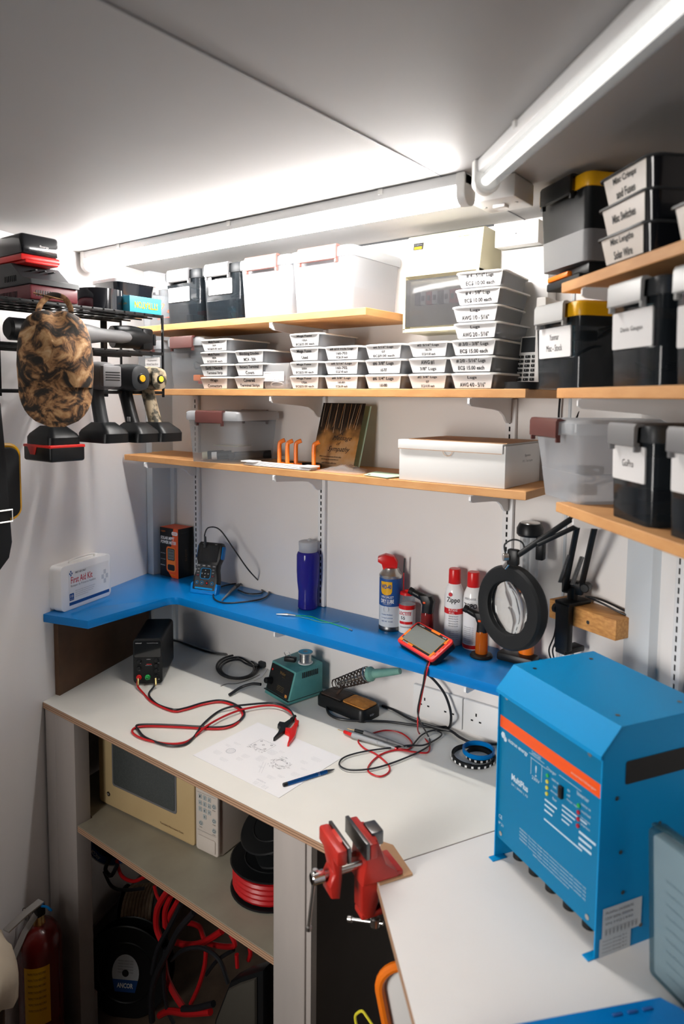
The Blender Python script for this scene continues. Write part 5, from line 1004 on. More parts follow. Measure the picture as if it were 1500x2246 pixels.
for x, c in ((.018, 'red'), (.043, 'led_green'), (.068, 'black')): m = MB(); m.cyl((x, -.005, .022), (x, -.010, .022), .0078, c, bev=.001); m.cyl((x, -.010, .022), (x, -.018, .022), .0045, c, bev=.0008); m.disc(x, .022, .0022, 'dark_gap', FRONT(0, -.0181, 0)); m.obj('terminal', bz_)
for (x, y) in ((.015, .02), (PW-.015, .02), (.015, PD-.02), (PW-.015, PD-.02)): m = MB(); m.cyl((x, y, -.004), (x, y, .001), .006, 'rubber'); m.obj('foot', t)
PM = T(.102, -.334, ZB+.004) @ RZ(41)
t = thing('supply_leads', 'paired red and black leads with crocodile clips looping over the worktop', 'cable', (0, 0, 0))
rp_ = [(315, 1521), (335, 1541), (378, 1560), (406, 1557), (447, 1545), (485, 1540), (516, 1550), (532, 1566), (523, 1583), (503, 1595), (468, 1599), (392, 1595), (329, 1593), (297, 1596), (291, 1607), (315, 1621), (364, 1631), (402, 1629), (426, 1616), (454, 1592), (496, 1569), (537, 1555), (589, 1547), (624, 1554), (645, 1571), (650, 1588)]
bp_ = [(327, 1520), (331, 1532), (348, 1546), (380, 1556), (406, 1553), (447, 1541), (485, 1536), (518, 1546), (536, 1563), (527, 1579), (505, 1591), (468, 1595), (392, 1591), (329, 1589), (300, 1591), (304, 1602), (320, 1618), (364, 1634), (402, 1634), (424, 1618), (444, 1590), (475, 1563), (503, 1551), (537, 1546), (600, 1542), (630, 1553), (644, 1570), (645, 1577)]
def lift(i, n, a, b): return .0036+.006*(a < i/n < b)
st_r = [tuple(PM @ Vector((.018, -.024, .019))), tuple(PM @ Vector((.020, -.034, .006)))]; st_b = [tuple(PM @ Vector((.068, -.022, .019))), tuple(PM @ Vector((.066, -.034, .005)))]
m = MB(); m.tube(st_r+bz([(a, b, lift(i, 26, .72, .95)) for i, (a, b) in enumerate(rp_)]), .0028, 'red_cable', 8); m.obj('red_lead', t)
m = MB(); m.tube(st_b+bz([(a, b, lift(i, 28, .76, .95)+.0005) for i, (a, b) in enumerate(bp_)]), .0028, 'black_cable', 8); m.obj('black_lead', t)
for x in (.018, .068): m = MB(); m.cyl(tuple(PM @ Vector((x, -.018, .022))), tuple(PM @ Vector((x+.004, -.036, .010))), .0035, 'brass', .003, 10, .0006); m.obj('plug', t)
def croc(c, a, b, s_):
    a, b, s_ = [Vector(v) for v in bz([a, b, s_])]; ax = (b-a).normalized(); L = (b-a).length; M = FR(a+Vector((0, 0, .003)), ax, s_-a)
    m = MB(); m.prism([(0, -.004), (L*.35, -.007), (L*.55, -.009), (L, -.002), (L, .002), (L*.75, .003), (L*.5, .008), (L*.42, .020), (L*.28, .022), (L*.25, .009), (0, .004)], -.005, .007, c, .0015, M); m.cyl(a-ax*.022+Vector((0, 0, .004)), a+Vector((0, 0, .004)), .0040, c, .0062, 12, .0005); m.box((L*.72, -.0005, .0072), (L*.4, .002, .001), 'steel', 0, M); m.obj('crocodile_clip', t)
croc('red', (649, 1594, .004), (632, 1636, .003), (614, 1600, .008)); croc('black', (640, 1582, .005), (601, 1624, .003), (597, 1592, .008))
# power cord of the supply, coiled
t = thing('mains_cord', 'thick black mains cord coiled on the worktop behind the soldering station', 'cable', (0, 0, 0))
pts = bz([(372, 1403), (395, 1408), (430, 1421), (470, 1433), (510, 1436), (545, 1444)], .004)
for k in range(34): a = k*2*PI/11-.9; pts += bz([(521+(46-5*(k//11))*math.cos(a), 1463+(26-3*(k//11))*math.sin(a)+2*(k//11), .004+.0030*(k//8))])
pts += bz([(560, 1462), (575, 1452)], .010)
m = MB(); m.tube(pts, .0034, 'black_cable', 8, sp=5); m.obj('cord', t)
m = MB(); a, b = [Vector(v) for v in bz([(572, 1458), (588, 1452)], .012)]; m.box((0, 0, (b-a).length/2), (.026, .018, .034), 'charcoal', .004, aim(a, b)); m.obj('plug', t)
m = MB(); m.tube(bz([(484, 1505), (498, 1500), (520, 1499), (548, 1490), (570, 1480)], .002), .0008, 'charcoal', 6); tag(m.obj('thin_wire'), 'short thin bare-ended wire in front of the coiled mains cord', 'wire')
m = MB(); A = [Vector(v) for v in bz([(556, 1493), (575, 1484), (590, 1462), (572, 1478)], .002)]; m.prism([(a.x, a.y) for a in A], ZB+.0006, ZB+.0020, 'white_plastic'); tag(m.obj('paper_slip'), 'narrow pale slip beside the soldering station', 'paper')
m = MB(); m.tube(bz([(572, 1501, .030), (553, 1500, .026), (530, 1507, .014), (512, 1518, .008), (503, 1524, .006)]), .0042, 'black_cable', 10); tag(m.obj('cable_end'), 'short thick black cable stub from the soldering station front', 'cable')
# ------------------------------------------------------------------ soldering station
SW, SD, SH = .118, .122, .088
t = thing('soldering_station', 'teal soldering station with a sloping black front panel', 'soldering station', (.436, -.1315, ZB+.001), -13)
m = MB(); m.prism([(0, 0), (.004, .010), (.028, SH), (SD, SH+.006), (SD, 0)], 0, SW, 'teal', .004, Matrix(((0, 0, 1, 0), (1, 0, 0, 0), (0, 1, 0, 0), (0, 0, 0, 1))))
for k in range(9): m.box((SW+.0005, .050+.0065*k, SH-.014), (.002, .0028, .016), 'dark_gap', .0005)
m.bb(-.0008, SW+.0008, -.001, SD, .010, .0115, 'charcoal'); m.obj('housing', t)
sl = Vector((0, .024, SH-.010)).normalized(); M = FR((0, .0028, .009), (1, 0, 0), sl); L_ = math.hypot(.024, SH-.010)
m = MB(); m.rbox(.006, SW-.006, .004, L_-.004, .003, 'black_matte', M, .0012); m.text('Weller', 'gold', SW*.56, L_-.018, .028, .009, M, bold=.02, off=.002); m.text('WTCPT', 'gold', SW*.62, L_-.027, .014, .003, M, off=.002)
for i in range(4): m.text('24V 50-60Hz  Cooper Industries', 'gold', SW*.60, .028-.004*i, .032, .002, M, off=.002)
m.rbox(SW-.022, SW-.012, .007, .015, .001, 'sponge', M, .0018); m.disc(.016, L_-.020, .003, 'red', M, .0022); m.obj('front_panel', t)
m = MB(); a = M @ Vector((.020, .030, .001)); b = M @ Vector((.020, .030, .022)); m.cyl(a, b, .011, 'black', .008, 16, .001); m.obj('connector', t)
t = thing('solder_reel', 'small reel of solder with a blue label on top of the soldering station', 'reel', (.0, 0, 0)); QM = T(.436, -.1315, ZB+.001) @ RZ(-13); q = QM @ Vector((.088, .082, SH+.0062)); t.location = q
m = MB(); m.lathe([(0, 0), (.021, 0), (.021, .002), (.010, .002)], 'white_plastic', None, 28); m.obj('lower_flange', t); m = MB(); m.lathe([(.010, .030), (.021, .030), (.021, .032), (.006, .032)], 'pp_lid', None, 28); m.disc(0, 0, .020, 'cyan_card', T(0, 0, .0322), .0004, 28, .007); m.obj('upper_flange', t)
m = MB(); m.lathe([(.010, .002)]+[(.0165+.0006*(k % 2), .003+.0013*k) for k in range(21)]+[(.010, .030)], 'steel', None, 28, False); m.obj('solder_wire', t)
q = QM @ Vector((.052, .055, SH+.005)); t = thing('binder_clip', 'small black clip with a wire loop on top of the soldering station', 'clip', tuple(q), 20)
m = MB(); m.box((0, 0, .007), (.034, .018, .013), 'black', .003); m.obj('body', t); m = MB(); m.tube([(-.01, 0, .013), (-.02, .004, .022), (-.008, .006, .024), (.0, .002, .014)], .0012, 'dark_steel', 6, True); m.obj('wire_loop', t)
# soldering iron stand with iron
t = thing('iron_stand', 'black soldering iron stand with an orange sponge and a wire spiral', 'soldering iron stand', (.600, -.100, ZB+.0005), -5)
m = MB(); m.loft([rr3(0, .175, 0, .078, .018, 0), rr3(.0, .175, 0, .078, .018, .022), rr3(.004, .171, .004, .074, .016, .030)], 'black'); m.bb(.012, .085, .01, .068, .030, .034, 'rust', .002); m.bb(.085, .168, .008, .070, .029, .0305, 'black'); m.text('Weller', 'light_ink', .0, 0, .018, .006, FR((.1752, .035, .014), (0, 1, 0), (0, 0, 1))); m.obj('base', t)
m = MB(); g = []
for i in range(9): g.append([(.090+.076*i/8, .014+.052*j/6, .0305+.010*math.sin(PI*(.08+.84*i/8))*math.sin(PI*(.15+.7*j/6))) for j in range(7)])
m.loft(g, 'sponge', None, False, False); m.loft([rr3(.089, .167, .013, .067, .006, .029), rr3(.089, .167, .013, .067, .006, .0335)], 'sponge'); m.obj('sponge', t, sharp=60)
SMI = (T(.600, -.100, ZB+.0005) @ RZ(-5)).inverted(); ia = aty(733, 1502, -.072); ib = aty(806, 1479, -.072); ic = aty(902, 1469, -.066)
a = SMI @ ia; b = SMI @ ib
A = aim(a, b); L_ = (b-a).length; n = 10
m = MB(); m.tube([A @ Vector(((.014+.007*(i/(n*10)))*math.cos(i*2*PI/10), (.014+.007*(i/(n*10)))*math.sin(i*2*PI/10), L_*i/(n*10))) for i in range(n*10)], .0014, 'rust', 6, sp=0); m.tube([A @ Vector(((.014+.007*(i/(n*10)))*math.cos(-i*2*PI/10), (.014+.007*(i/(n*10)))*math.sin(-i*2*PI/10), L_*i/(n*10))) for i in range(n*10)], .0009, 'rust', 6, sp=0)
m.tube([A @ Vector((.02*math.cos(k), .02*math.sin(k), L_)) for k in [2*PI*q_/16 for q_ in range(16)]], .002, 'steel', 6, True, sp=0); m.tube([(.05, .035, .032), tuple(a.lerp(b, .3)-Vector((0, 0, .012)))], .004, 'rust', 8, sp=0); m.obj('spiral_holder', t)
t = thing('soldering_iron', 'soldering iron with a pale teal handle resting in the wire spiral', 'soldering iron', (0, 0, 0))
m = MB(); m.lathe([(.0, 0), (.014, .0), (.019, .004), (.019, .014), (.012, .022), (.0105, .055), (.0095, .085), (.008, .104), (0, .106)], 'teal_grip', aim(ib, ic), 24); m.obj('handle', t)
m = MB(); m.cyl(ib.lerp(ia, .9), ib, .0035, 'steel', .007); m.obj('barrel', t)
m = MB(); m.tube([tuple(ic), tuple(aty(915, 1472, -.06)), tuple(aty(935, 1478, -.035)), tuple(aty(955, 1495, -.03)), tuple(aty(975, 1522, -.030)), tuple(aty(987, 1555, -.033)), tuple(aty(989, 1580, -.042))]+bz([(984, 1596), (965, 1600), (940, 1592), (900, 1577), (862, 1556), (838, 1548)], .005), .0034, 'black_cable', 8); m.obj('cord', t)
m = MB(); m.tube(bz([(716, 1550), (722, 1566), (745, 1577), (790, 1581), (850, 1583), (905, 1590), (950, 1595), (1000, 1594), (1050, 1596), (1100, 1602)], .004), .0034, 'black_cable', 8); tag(m.obj('black_cord'), 'black cord running from the iron stand along the worktop to the inverter', 'cable')
m = MB(); m.tube(bz([(930, 1588), (965, 1598), (990, 1604), (1010, 1618), (1040, 1630), (1090, 1632)], .009), .0034, 'black_cable', 8); tag(m.obj('black_cord'), 'black cord passing above the coiled light strip', 'cable')
# sockets
def socket(x, label):
    t = thing('wall_socket', label, 'socket', (x, 0, .742), 0, None)
    m = MB(); m.prism(rrect(-.0725, .0725, -.042, .042, .003), 0, .010, 'white_plastic', .0025, FRONT(0, -.0006, 0)); m.obj('plate', t)
    for s_ in (-1, 1):
        m = MB(); M = FRONT(s_*.036, -.0107, 0); m.quad(-.002, .002, .006, .014, 'dark_gap', M); 
        for q_ in (-1, 1): m.quad(q_*.011-.0032, q_*.011+.0032, -.008, -.004, 'dark_gap', M)
        m.obj('pin_holes', t)
socket(.932, 'white double wall socket behind the hanging meter leads'); socket(1.079, 'white double wall socket beside the inverter')
# LED strip coils
def ribbon(m, P, h, mat, cl=False):
    P = spline(P, 4); m.loft([[Vector((p[0], p[1], p[2])), Vector((p[0], p[1], p[2]+h))] for p in P], mat, None, False, False); m.loft([[Vector((p[0], p[1], p[2]+h)), Vector((p[0]*1.0+.0004, p[1]+.0004, p[2]+h)), Vector((p[0]+.0004, p[1]+.0004, p[2]))] for p in P], mat, None, False, False)
cx, cy = 1.078, -.085
t = thing('light_strip', 'black and blue coil of flexible light strip lying beside the inverter', 'light strip', (cx, cy, ZB+.0005))
m = MB(); ribbon(m, [((.052-.0022*k/16)*math.cos(k*PI/8), (.052-.0022*k/16)*math.sin(k*PI/8)-.008, 0) for k in range(46)], .010, 'black'); m.obj('outer_coil', t)
m = MB(); ribbon(m, [((.038-.0012*k/16)*math.cos(k*PI/8)+.006, (.038-.0012*k/16)*math.sin(k*PI/8)+.006, .011) for k in range(60)], .010, 'blue_gloss'); m.obj('blue_coil', t)
m = MB(); ribbon(m, [((.030-.001*k/16)*math.cos(k*PI/8)+.008, (.030-.001*k/16)*math.sin(k*PI/8)+.004, .0) for k in range(50)], .010, 'black'); m.obj('inner_coil', t)
m = MB()
for r_, z, ox, oy, n in ((.0525, .005, 0, -.008, 22), (.0308, .005, .008, .004, 14)):
    for k in range(n): a = k*2*PI/n; m.box((0, 0, 0), (.0006, .005, .005), 'white_plastic', 0, T(ox+(r_+.0004)*math.cos(a), oy+(r_+.0004)*math.sin(a), z) @ RZ(math.degrees(a)))
m.obj('diodes', t)
# ------------------------------------------------------------------ drawing and pen
m = MB(); M = T(.5505, -.4944, ZB+.0006) @ RZ(-1.0)
m.prism([(0, 0), (.2794, 0), (.2794, .2159), (0, .2159)], 0, .0005, 'paper', 0, M); M = M @ T(0, 0, .0005)
t = m.obj('printed_drawing'); tag(t, 'white printed sheet of technical drawings lying on the cream worktop', 'paper')
m = MB(); rnd = random.Random(21); G, Lk = 'grey_ink', 'light_ink'
def ln(x0, y0, x1, y1, w_=.0005, c=G):
    d = Vector((x1-x0, y1-y0)); n = Vector((-d.y, d.x)).normalized()*w_/2; m.poly([(x0+n.x, y0+n.y), (x0-n.x, y0-n.y), (x1-n.x, y1-n.y), (x1+n.x, y1+n.y)], c, M)
x0, y0 = .070, .120
for a in ((0, 0, .05, .0), (0, 0, 0, .038), (0, .038, .05, .038), (.05, .0, .05, .038)): ln(x0+a[0], y0+a[1], x0+a[2], y0+a[3])
for (x, y) in ((.008, .008), (.042, .008), (.025, .02), (.008, .031), (.042, .031)): m.disc(x0+x, y0+y, .003, G, M, .0003, 12, .0018)
for k in range(26): a = rnd.uniform(0, 6.28); x = x0+rnd.uniform(.0, .05); y = y0-rnd.uniform(-.006, .012); ln(x, y, x+.006*math.cos(a), y+.006*math.sin(a), .0005)
m.disc(.055, .070, .012, Lk, M, .0003, 24, .0105); [m.disc(.055, .070, .0095-.0022*k, Lk, M, .0003, 24, .0090-.0022*k) for k in range(4)]
for k in range(90): a = rnd.uniform(0, 6.28); r_ = rnd.uniform(.010, .026); x = .185+r_*math.cos(a)*1.2; y = .105+r_*math.sin(a); b = a+rnd.uniform(-.6, .6)+1.57; ln(x, y, x+.007*math.cos(b), y+.005*math.sin(b), .0005)
for (x, y, n, w_) in ((.03, .105, 2, .022), (.022, .085, 2, .018), (.09, .08, 4, .020), (.09, .06, 3, .018), (.125, .135, 5, .024), (.125, .10, 6, .022), (.025, .05, 4, .022), (.06, .035, 3, .024), (.215, .145, 3, .02), (.235, .12, 2, .018), (.235, .095, 4, .02), (.20, .05, 3, .022), (.215, .065, 2, .02), (.155, .065, 2, .014), (.145, .145, 2, .015), (.225, .175, 4, .028)):
    for k in range(n): m.text('Insulated panel note', Lk, x+w_/2, y-.004*k, w_*(1-.25*(k == n-1)), .0024, M)
ln(.175, .045, .150, .085, .0004, Lk); ln(.182, .045, .158, .085, .0004, Lk)
m.text('DRAWING 04', Lk, .205, .022, .026, .005, M)
for k in range(3): m.text('Scale 1:1  Rev B', Lk, .215, .014-.004*k, .04, .0022, M)
m.obj('drawing_lines', t)
a, b = [Vector(v) for v in bz([(621, 1722, .0045), (734, 1687, .0045)])]; d = (b-a); L_ = d.length; A = aim(a, b)
t = thing('ballpoint_pen', 'metallic blue ballpoint pen lying on the edge of the drawing', 'pen', (0, 0, 0))
m = MB(); m.lathe([(0, .008), (.0042, .008), (.0045, .012), (.0045, L_*.80), (.0042, L_*.84), (0, L_*.84)], 'blue_ink' if 0 else 'pen_blue', A, 20) if 'pen_blue' in MATS else None
pm('pen_blue', (.01, .09, .30), .2, metal=.7); m = MB(); m.lathe([(0, .008), (.0042, .008), (.0045, .012), (.0045, L_*.80), (.0042, L_*.84), (0, L_*.84)], 'pen_blue', A, 20); m.obj('barrel', t)
m = MB(); m.lathe([(.0042, L_*.84), (.003, L_*.90), (.0012, L_*.98), (.0004, L_), (0, L_)], 'dark_steel', A, 16); m.lathe([(.0047, L_*.66), (.0047, L_*.665)], 'chrome', A, 16, False); m.lathe([(.0047, L_*.685), (.0047, L_*.69)], 'chrome', A, 16, False); m.obj('tip', t)
m = MB(); m.lathe([(0, 0), (.0040, 0), (.0045, .002), (.0045, .010), (0, .010)], 'black', A, 16); m.tube([A @ Vector((0, -.0045, .004)), A @ Vector((0, -.0065, .01)), A @ Vector((0, -.006, .036))], .0014, 'chrome', 6); m.obj('clip', t)
# ------------------------------------------------------------------ vise
A = [atz(*q, ZB) for q in ((833, 1944), (905, 1921), (862, 1858), (838, 1850), (815, 1905))]
m = MB(); m.prism([(q.x, q.y) for q in A], ZB+.0006, ZB+.0045, 'cardboard'); tag(m.obj('cardboard_pad'), 'piece of brown cardboard under the red vise', 'cardboard')
t = thing('bench_vise', 'small red clamp-on bench vise at the inner corner of the worktops', 'vise', (1.108, -.596, ZB+.0055), -28.6)
X_ = Matrix(((0, 0, 1, 0), (1, 0, 0, 0), (0, 1, 0, 0), (0, 0, 0, 1)))      # profile (y, z) swept along x
m = MB(); m.prism([(.0, .040), (.0, .080), (.006, .082), (.022, .080), (.030, .060), (.040, .030), (.062, .012), (.066, .0), (-.006, .0), (-.004, .02)], -.030, .030, 'vise_red', .004, X_)
m.bb(-.043, .043, .0, .016, .056, .084, 'vise_red', .003); m.bb(-.018, .018, .016, .040, .060, .086, 'dark_steel', .003); m.bb(-.034, .028, .02, .075, 0, .010, 'vise_red', .003)
m.prism([(-.002, .022), (.036, .012), (.033, -.045), (.024, -.070), (.010, -.074), (-.001, -.058)], -.018, .018, 'vise_red', .005, X_ @ T(0, 0, 0)); m.bb(-.016, .016, -.0, .046, -.074, -.062, 'vise_red', .003); m.obj('fixed_body', t)
m = MB(); m.bb(-.044, .044, -.007, .0, .058, .088, 'dark_steel', .001); m.obj('jaw_plate', t)
m = MB(); m.prism([(-.040, .088), (-.056, .082), (-.060, .060), (-.054, .030), (-.064, .010), (-.060, -.012), (-.044, -.016), (-.040, .02)], -.022, .022, 'vise_red', .005, X_); m.bb(-.042, .042, -.060, -.040, .058, .086, 'vise_red', .005); m.obj('moving_body', t)
m = MB(); m.bb(-.042, .042, -.0405, -.034, .060, .088, 'dark_steel', .001); m.obj('jaw_plate', t)
for x in (-.014, .014): m = MB(); m.cyl((x, -.042, .034), (x, .006, .034), .0048, 'steel'); m.obj('guide_rod', t)
m = MB(); m.cyl((0, -.082, .020), (0, .006, .020), .006, 'steel'); m.cyl((0, -.090, .020), (0, -.066, .020), .011, 'chrome', bev=.002); m.obj('lead_screw', t)
m = MB(); m.cyl((-.002, -.082, .030), (.0, -.094, -.066), .0033, 'steel'); m.cyl((.0, -.0935, -.064), (.0, -.0945, -.072), .0055, 'steel', bev=.001); m.cyl((-.002, -.0815, .034), (-.002, -.0825, .026), .0055, 'chrome', bev=.001); m.obj('handle_bar', t)
m = MB(); m.cyl((.0, .034, -.098), (0, .034, -.026), .0065, 'dark_steel'); m.cyl((0, .034, -.104), (0, .034, -.088), .009, 'steel', bev=.001); m.obj('clamp_screw', t)
m = MB(); m.cyl((.010, .045, -.096), (-.034, .002, -.106), .0035, 'steel'); m.cyl((-.032, .004, -.1055), (-.038, -.002, -.107), .0058, 'steel', bev=.001); m.obj('clamp_handle', t)
# ------------------------------------------------------------------ microwave under the bench
MW, MH, MD = .452, .262, .30
t = thing('microwave', 'yellowed cream microwave oven on the shelf under the worktop', 'microwave', (.104, -.455, .3856), 4.6)
m = MB(); m.bb(0, MW, .012, MD, .0, MH, 'micro_panel', .006)
m.obj('housing', t)
m = MB(); m.prism(rrect(0, .372, .004, MH-.004, .010), 0, .014, 'cream_micro', .005, FRONT(0, .012, 0)); M = FRONT(0, -.0022, 0); m.prism(rrect(.060, .310, .070, .232, .008), 0, .0012, 'grey_plastic', 0, M); m.text('Turntable Microwave Oven', 'brown_board', .29, .028, .085, .0055, M); m.disc(.042, .038, .0065, 'dark_steel', M, .0008, 20); m.text('GE', 'micro_panel', .042, .038, .007, .005, M, off=.0014); dr = m.obj('door', t)
m = MB(); m.prism(rrect(.066, .304, .076, .226, .006), 0, .0010, 'micro_glass', 0, FRONT(0, -.0036, 0)); m.obj('door_window', dr)
m = MB(); m.prism([(.10, .246), (.345, .246), (.35, .25), (.32, .232), (.26, .222), (.18, .224), (.12, .236)][::-1] if 0 else [(.10, .247), (.12, .236), (.18, .226), (.26, .224), (.32, .232), (.35, .247)], 0, .003, 'brown_board', 0, FRONT(0, -.0022, 0)); m.obj('handle_recess', dr, 'dark brown handle recess')
m = MB(); m.prism(rrect(.376, MW, .004, MH-.004, .008), 0, .014, 'micro_panel', .004, FRONT(0, .012, 0)); m.prism(rrect(.385, MW-.008, .012, .046, .003), 0, .002, 'micro_panel', .0006, M); m.quad(.383, MW-.006, .0585, .059, 'grey_ink', M, .0008); m.quad(.383, MW-.006, .158, .1585, 'grey_ink', M, .0008); cp = m.obj('control_panel', t)
for r_ in range(3):
    for c in range(3):
        m = MB(); x = .395+.0205*c; z = .236-.021*r_; m.prism(rrect(x-.008, x+.008, z-.0065, z+.0065, .002), 0, .0010, 'micro_button', 0, M); m.text('OXCSTRMPD'[r_*3+c], 'ink', x, z+.001, .007, .006, M, off=.0014); m.text('COOK', 'ink', x, z-.009, .010, .002, M, off=.0008); m.obj('button', cp)
for k in range(10):
    m = MB(); x = .393+.0155*(k % 3 if k < 9 else 1); z = .148-.0165*(k//3); m.prism(rrect(x-.0055, x+.0055, z-.006, z+.006, .0015), 0, .0008, 'micro_button', 0, M); m.text('1234567890'[k], 'ink', x, z, .003, .006, M, off=.0012); m.obj('button', cp)
for (x, z, s_) in ((.440, .135, 'STOP'), (.440, .098, 'POWER'), (.395, .078, 'CLOCK'), (.440, .072, 'START')): m = MB(); m.prism(rrect(x-.0065, x+.0065, z-.006, z+.006, .005), 0, .0008, 'micro_button', 0, M); m.disc(x, z, .004, 'ink', M, .0011, 16, .003); m.text(s_, 'ink', x, z-.010, .010, .0026, M, off=.0008); m.obj('button', cp)
# ------------------------------------------------------------------ reels and cables
def reel(label, loc, rot, rf, rc, w_, cable, cw, flange='black', group=None, lab=None, partial=1.0):
    t = thing('cable_reel', label, 'cable reel', loc, group=group, rot=rot)
    for z0 in (0, w_-.004):
        m = MB(); m.lathe([(.022, z0), (rf-.003, z0), (rf, z0+.002), (rf-.003, z0+.004), (.022, z0+.004), (.022, z0)], flange, None, 40, False); m.lathe([(rf*.62, z0+.004), (rf*.64, z0+.0055), (rf*.66, z0+.004)], flange, None, 40, False); m.obj('flange', t)
    m = MB(); m.lathe([(.022, .003), (.022, w_-.003)], flange, None, 24, False); m.lathe([(rc*.55, .004), (rc*.55, w_-.004)], flange, None, 24, False); m.obj('core', t)
    if cable:
        m = MB(); n = max(2, int((w_-.010)/(cw*2))); pts = []
        for L_ in range(2):
            for k in range(n*14): f = k/(n*14); z = .005+cw+(w_-.010-2*cw)*(f if L_ % 2 == 0 else 1-f); r_ = rc-cw*2.0*(1-L_)+.002*math.sin(k*.9); pts.append((r_*math.cos(k*2*PI/14), r_*math.sin(k*2*PI/14), z))
        m.tube(pts, cw, cable, 7, sp=2); m.obj('cable', t)
    if lab: lab(t, w_, rf)
    return t
reel('reel of thick red cable with black flanges beside the microwave', (.718, -.40, .3862), (0, 0, 0), .098, .084, .072, 'red_cable', .0072)
reel('empty-looking black reel tilted on top of the red cable reel', (.722, -.355, .492), (R(22), R(-14), 0), .100, .060, .045, 'black_cable', .004)
reel('small black reel with wire ends showing in its hub, topmost of the three', (.775, -.345, .572), (R(24), R(-16), 0), .068, .045, .036, 'black_cable', .004)
m = MB()
for k, c in enumerate(('orange', 'cream', 'black_cable', 'red_cable')): m.tube([(.787+.004*k, -.365, .614), (.775+.006*k, -.372, .624+.003*k), (.765+.010*k, -.38+.003*k, .616)], .0025, c, 6)
tag(m.obj('wire_ends'), 'coloured wire ends poking from the topmost small reel', 'wires')
def lab1(t, w_, rf):
    m = MB(); M = T(0, 0, w_); m.poly([(x*.040, y*.052) for x, y in [(math.cos(R(a)), math.sin(R(a))) for a in range(0, 360, 12)]], 'silver_label', M, .0006); m.poly([(-.038, -.018), (.038, -.018), (.030, -.052), (-.030, -.052)], 'blue_ink', M, .0010); m.text('ANCOR', 'white_plastic', 0, -.034, .048, .014, M, off=.0014, bold=.03)
    for i in range(5): m.text('MARINE GRADE WIRE', 'grey_ink', 0, .034-.008*i, .045, .004, M, off=.0010)
    m.disc(0, 0, .010, 'ink', M, .0012, 16); m.obj('label', t)
TCZ = Vector((CAM.x-.15, CAM.y+.42, 0)).normalized()
def face(az, el): return (R(90-el), 0, R(az+90))
reel('large black cable reel with a blue and silver oval label, bottom left of the cabinet', (.145, -.385, -.125), face(-58, 8), .130, .09, .05, None, .006, lab=lab1)
reel('reel of beige rope-like cable behind the large black reel', tuple(aty(275, 2014, -.285)), face(37, 8), .095, .084, .12, 'rope', .0056)
def lab2(t, w_, rf):
    m = MB(); M = T(0, 0, w_); m.disc(0, 0, rf*.96, 'blue_ink', M, .0006, 40, rf*.72); m.disc(0, 0, rf*.98, 'silver_label', M, .0008, 40, rf*.95)
    for k in range(4): m.text('ANCOR', 'white_plastic', rf*.84*math.cos(R(90*k-45)), rf*.84*math.sin(R(90*k-45)), .034, .010, M, off=.001, rot=90*k-135)
    m.obj('label', t)
reel('small reel with a blue ring label high at the left inside the cabinet', (.05, -.36, .235), face(-50, 10), .085, .05, .05, 'black_cable', .004, lab=lab2)
t = thing('cable_tangle', 'tangle of thick red and black battery cables under the cabinet shelf', 'cables', (0, 0, 0))
def yp(pts, y): return [tuple(aty(p[0], p[1], y+(p[2] if len(p) > 2 else 0))) for p in pts]
def Q(pts): return [(180+a/3.125, 1760+b/3.125) for a, b in pts]
for c, r_, y, pts in (('red_cable', .0085, -.45, [(590, 600), (520, 720), (510, 850), (545, 950)]), ('red_cable', .0075, -.44, [(610, 640), (570, 740), (570, 850)]), ('red_cable', .0075, -.43, [(660, 670), (600, 780), (580, 860)]),
    ('red_cable', .0085, -.42, [(560, 1070), (575, 1180), (620, 1290), (690, 1400)]), ('red_cable', .006, -.40, [(850, 1000), (840, 1120), (800, 1260), (745, 1380)]), ('red_cable', .0085, -.44, [(530, 1460), (600, 1430), (720, 1445), (880, 1435)]),
    ('red_cable', .0085, -.38, [(620, 950), (720, 975), (830, 960), (960, 880)]), ('red_cable', .007, -.36, [(700, 820), (800, 850), (860, 960), (1040, 985), (1020, 900)]), ('red_cable', .005, -.40, [(235, 390), (270, 500), (350, 540), (430, 510)]), ('red_cable', .005, -.40, [(495, 570), (510, 630), (535, 680)]),
    ('red_cable', .0055, -.40, [(1060, 1040), (1065, 1130)]), ('red_cable', .006, -.36, [(1150, 1000), (1155, 1040), (1140, 1080)]),
    ('black_cable', .0065, -.46, [(680, 690), (600, 850), (520, 1000), (480, 1170)]), ('black_cable', .0085, -.455, [(770, 750), (660, 880), (590, 1020), (510, 1180), (475, 1330), (480, 1500)]),
    ('black_cable', .0055, -.43, [(610, 1080), (700, 1010), (830, 1000), (940, 1080), (1000, 1240)]), ('black_cable', .0055, -.44, [(570, 1000), (560, 1200), (580, 1400), (630, 1519)]), ('black_cable', .008, -.44, [(690, 1415), (780, 1410), (900, 1380)]),
    ('black_cable', .005, -.36, [(150, 470), (200, 570), (280, 600), (420, 590)]), ('black_cable', .005, -.34, [(850, 1180), (930, 1080), (1040, 1010)]), ('black_cable', .006, -.42, [(240, 430), (200, 500), (160, 460), (190, 380)])):
    m = MB(); m.tube(yp(Q(pts), y), r_, c, 8); m.obj('red_cable' if c == 'red_cable' else 'black_cable', t)
t = thing('tool_case', 'dark olive padded case with a black rim standing at the bottom right of the cabinet', 'case', (0, 0, 0))
A = [aty(*q, -.40) for q in ((540, 2246), (495, 2235), (498, 2210), (530, 2130), (560, 2115), (606, 2100), (606, 2246))]
m = MB(); P_ = [(q.x, q.z) for q in A]; m.prism(P_, 0, .05, 'black', .010, FRONT(0, -.395, 0)); c = (sum(q[0] for q in P_)/7, sum(q[1] for q in P_)/7); m.obj('rim', t)
m = MB(); m.prism([(c[0]+(q[0]-c[0])*.80, c[1]+(q[1]-c[1])*.82) for q in P_], .045, .060, 'olive_pad', .008, FRONT(0, -.395, 0)); m.obj('panel', t)
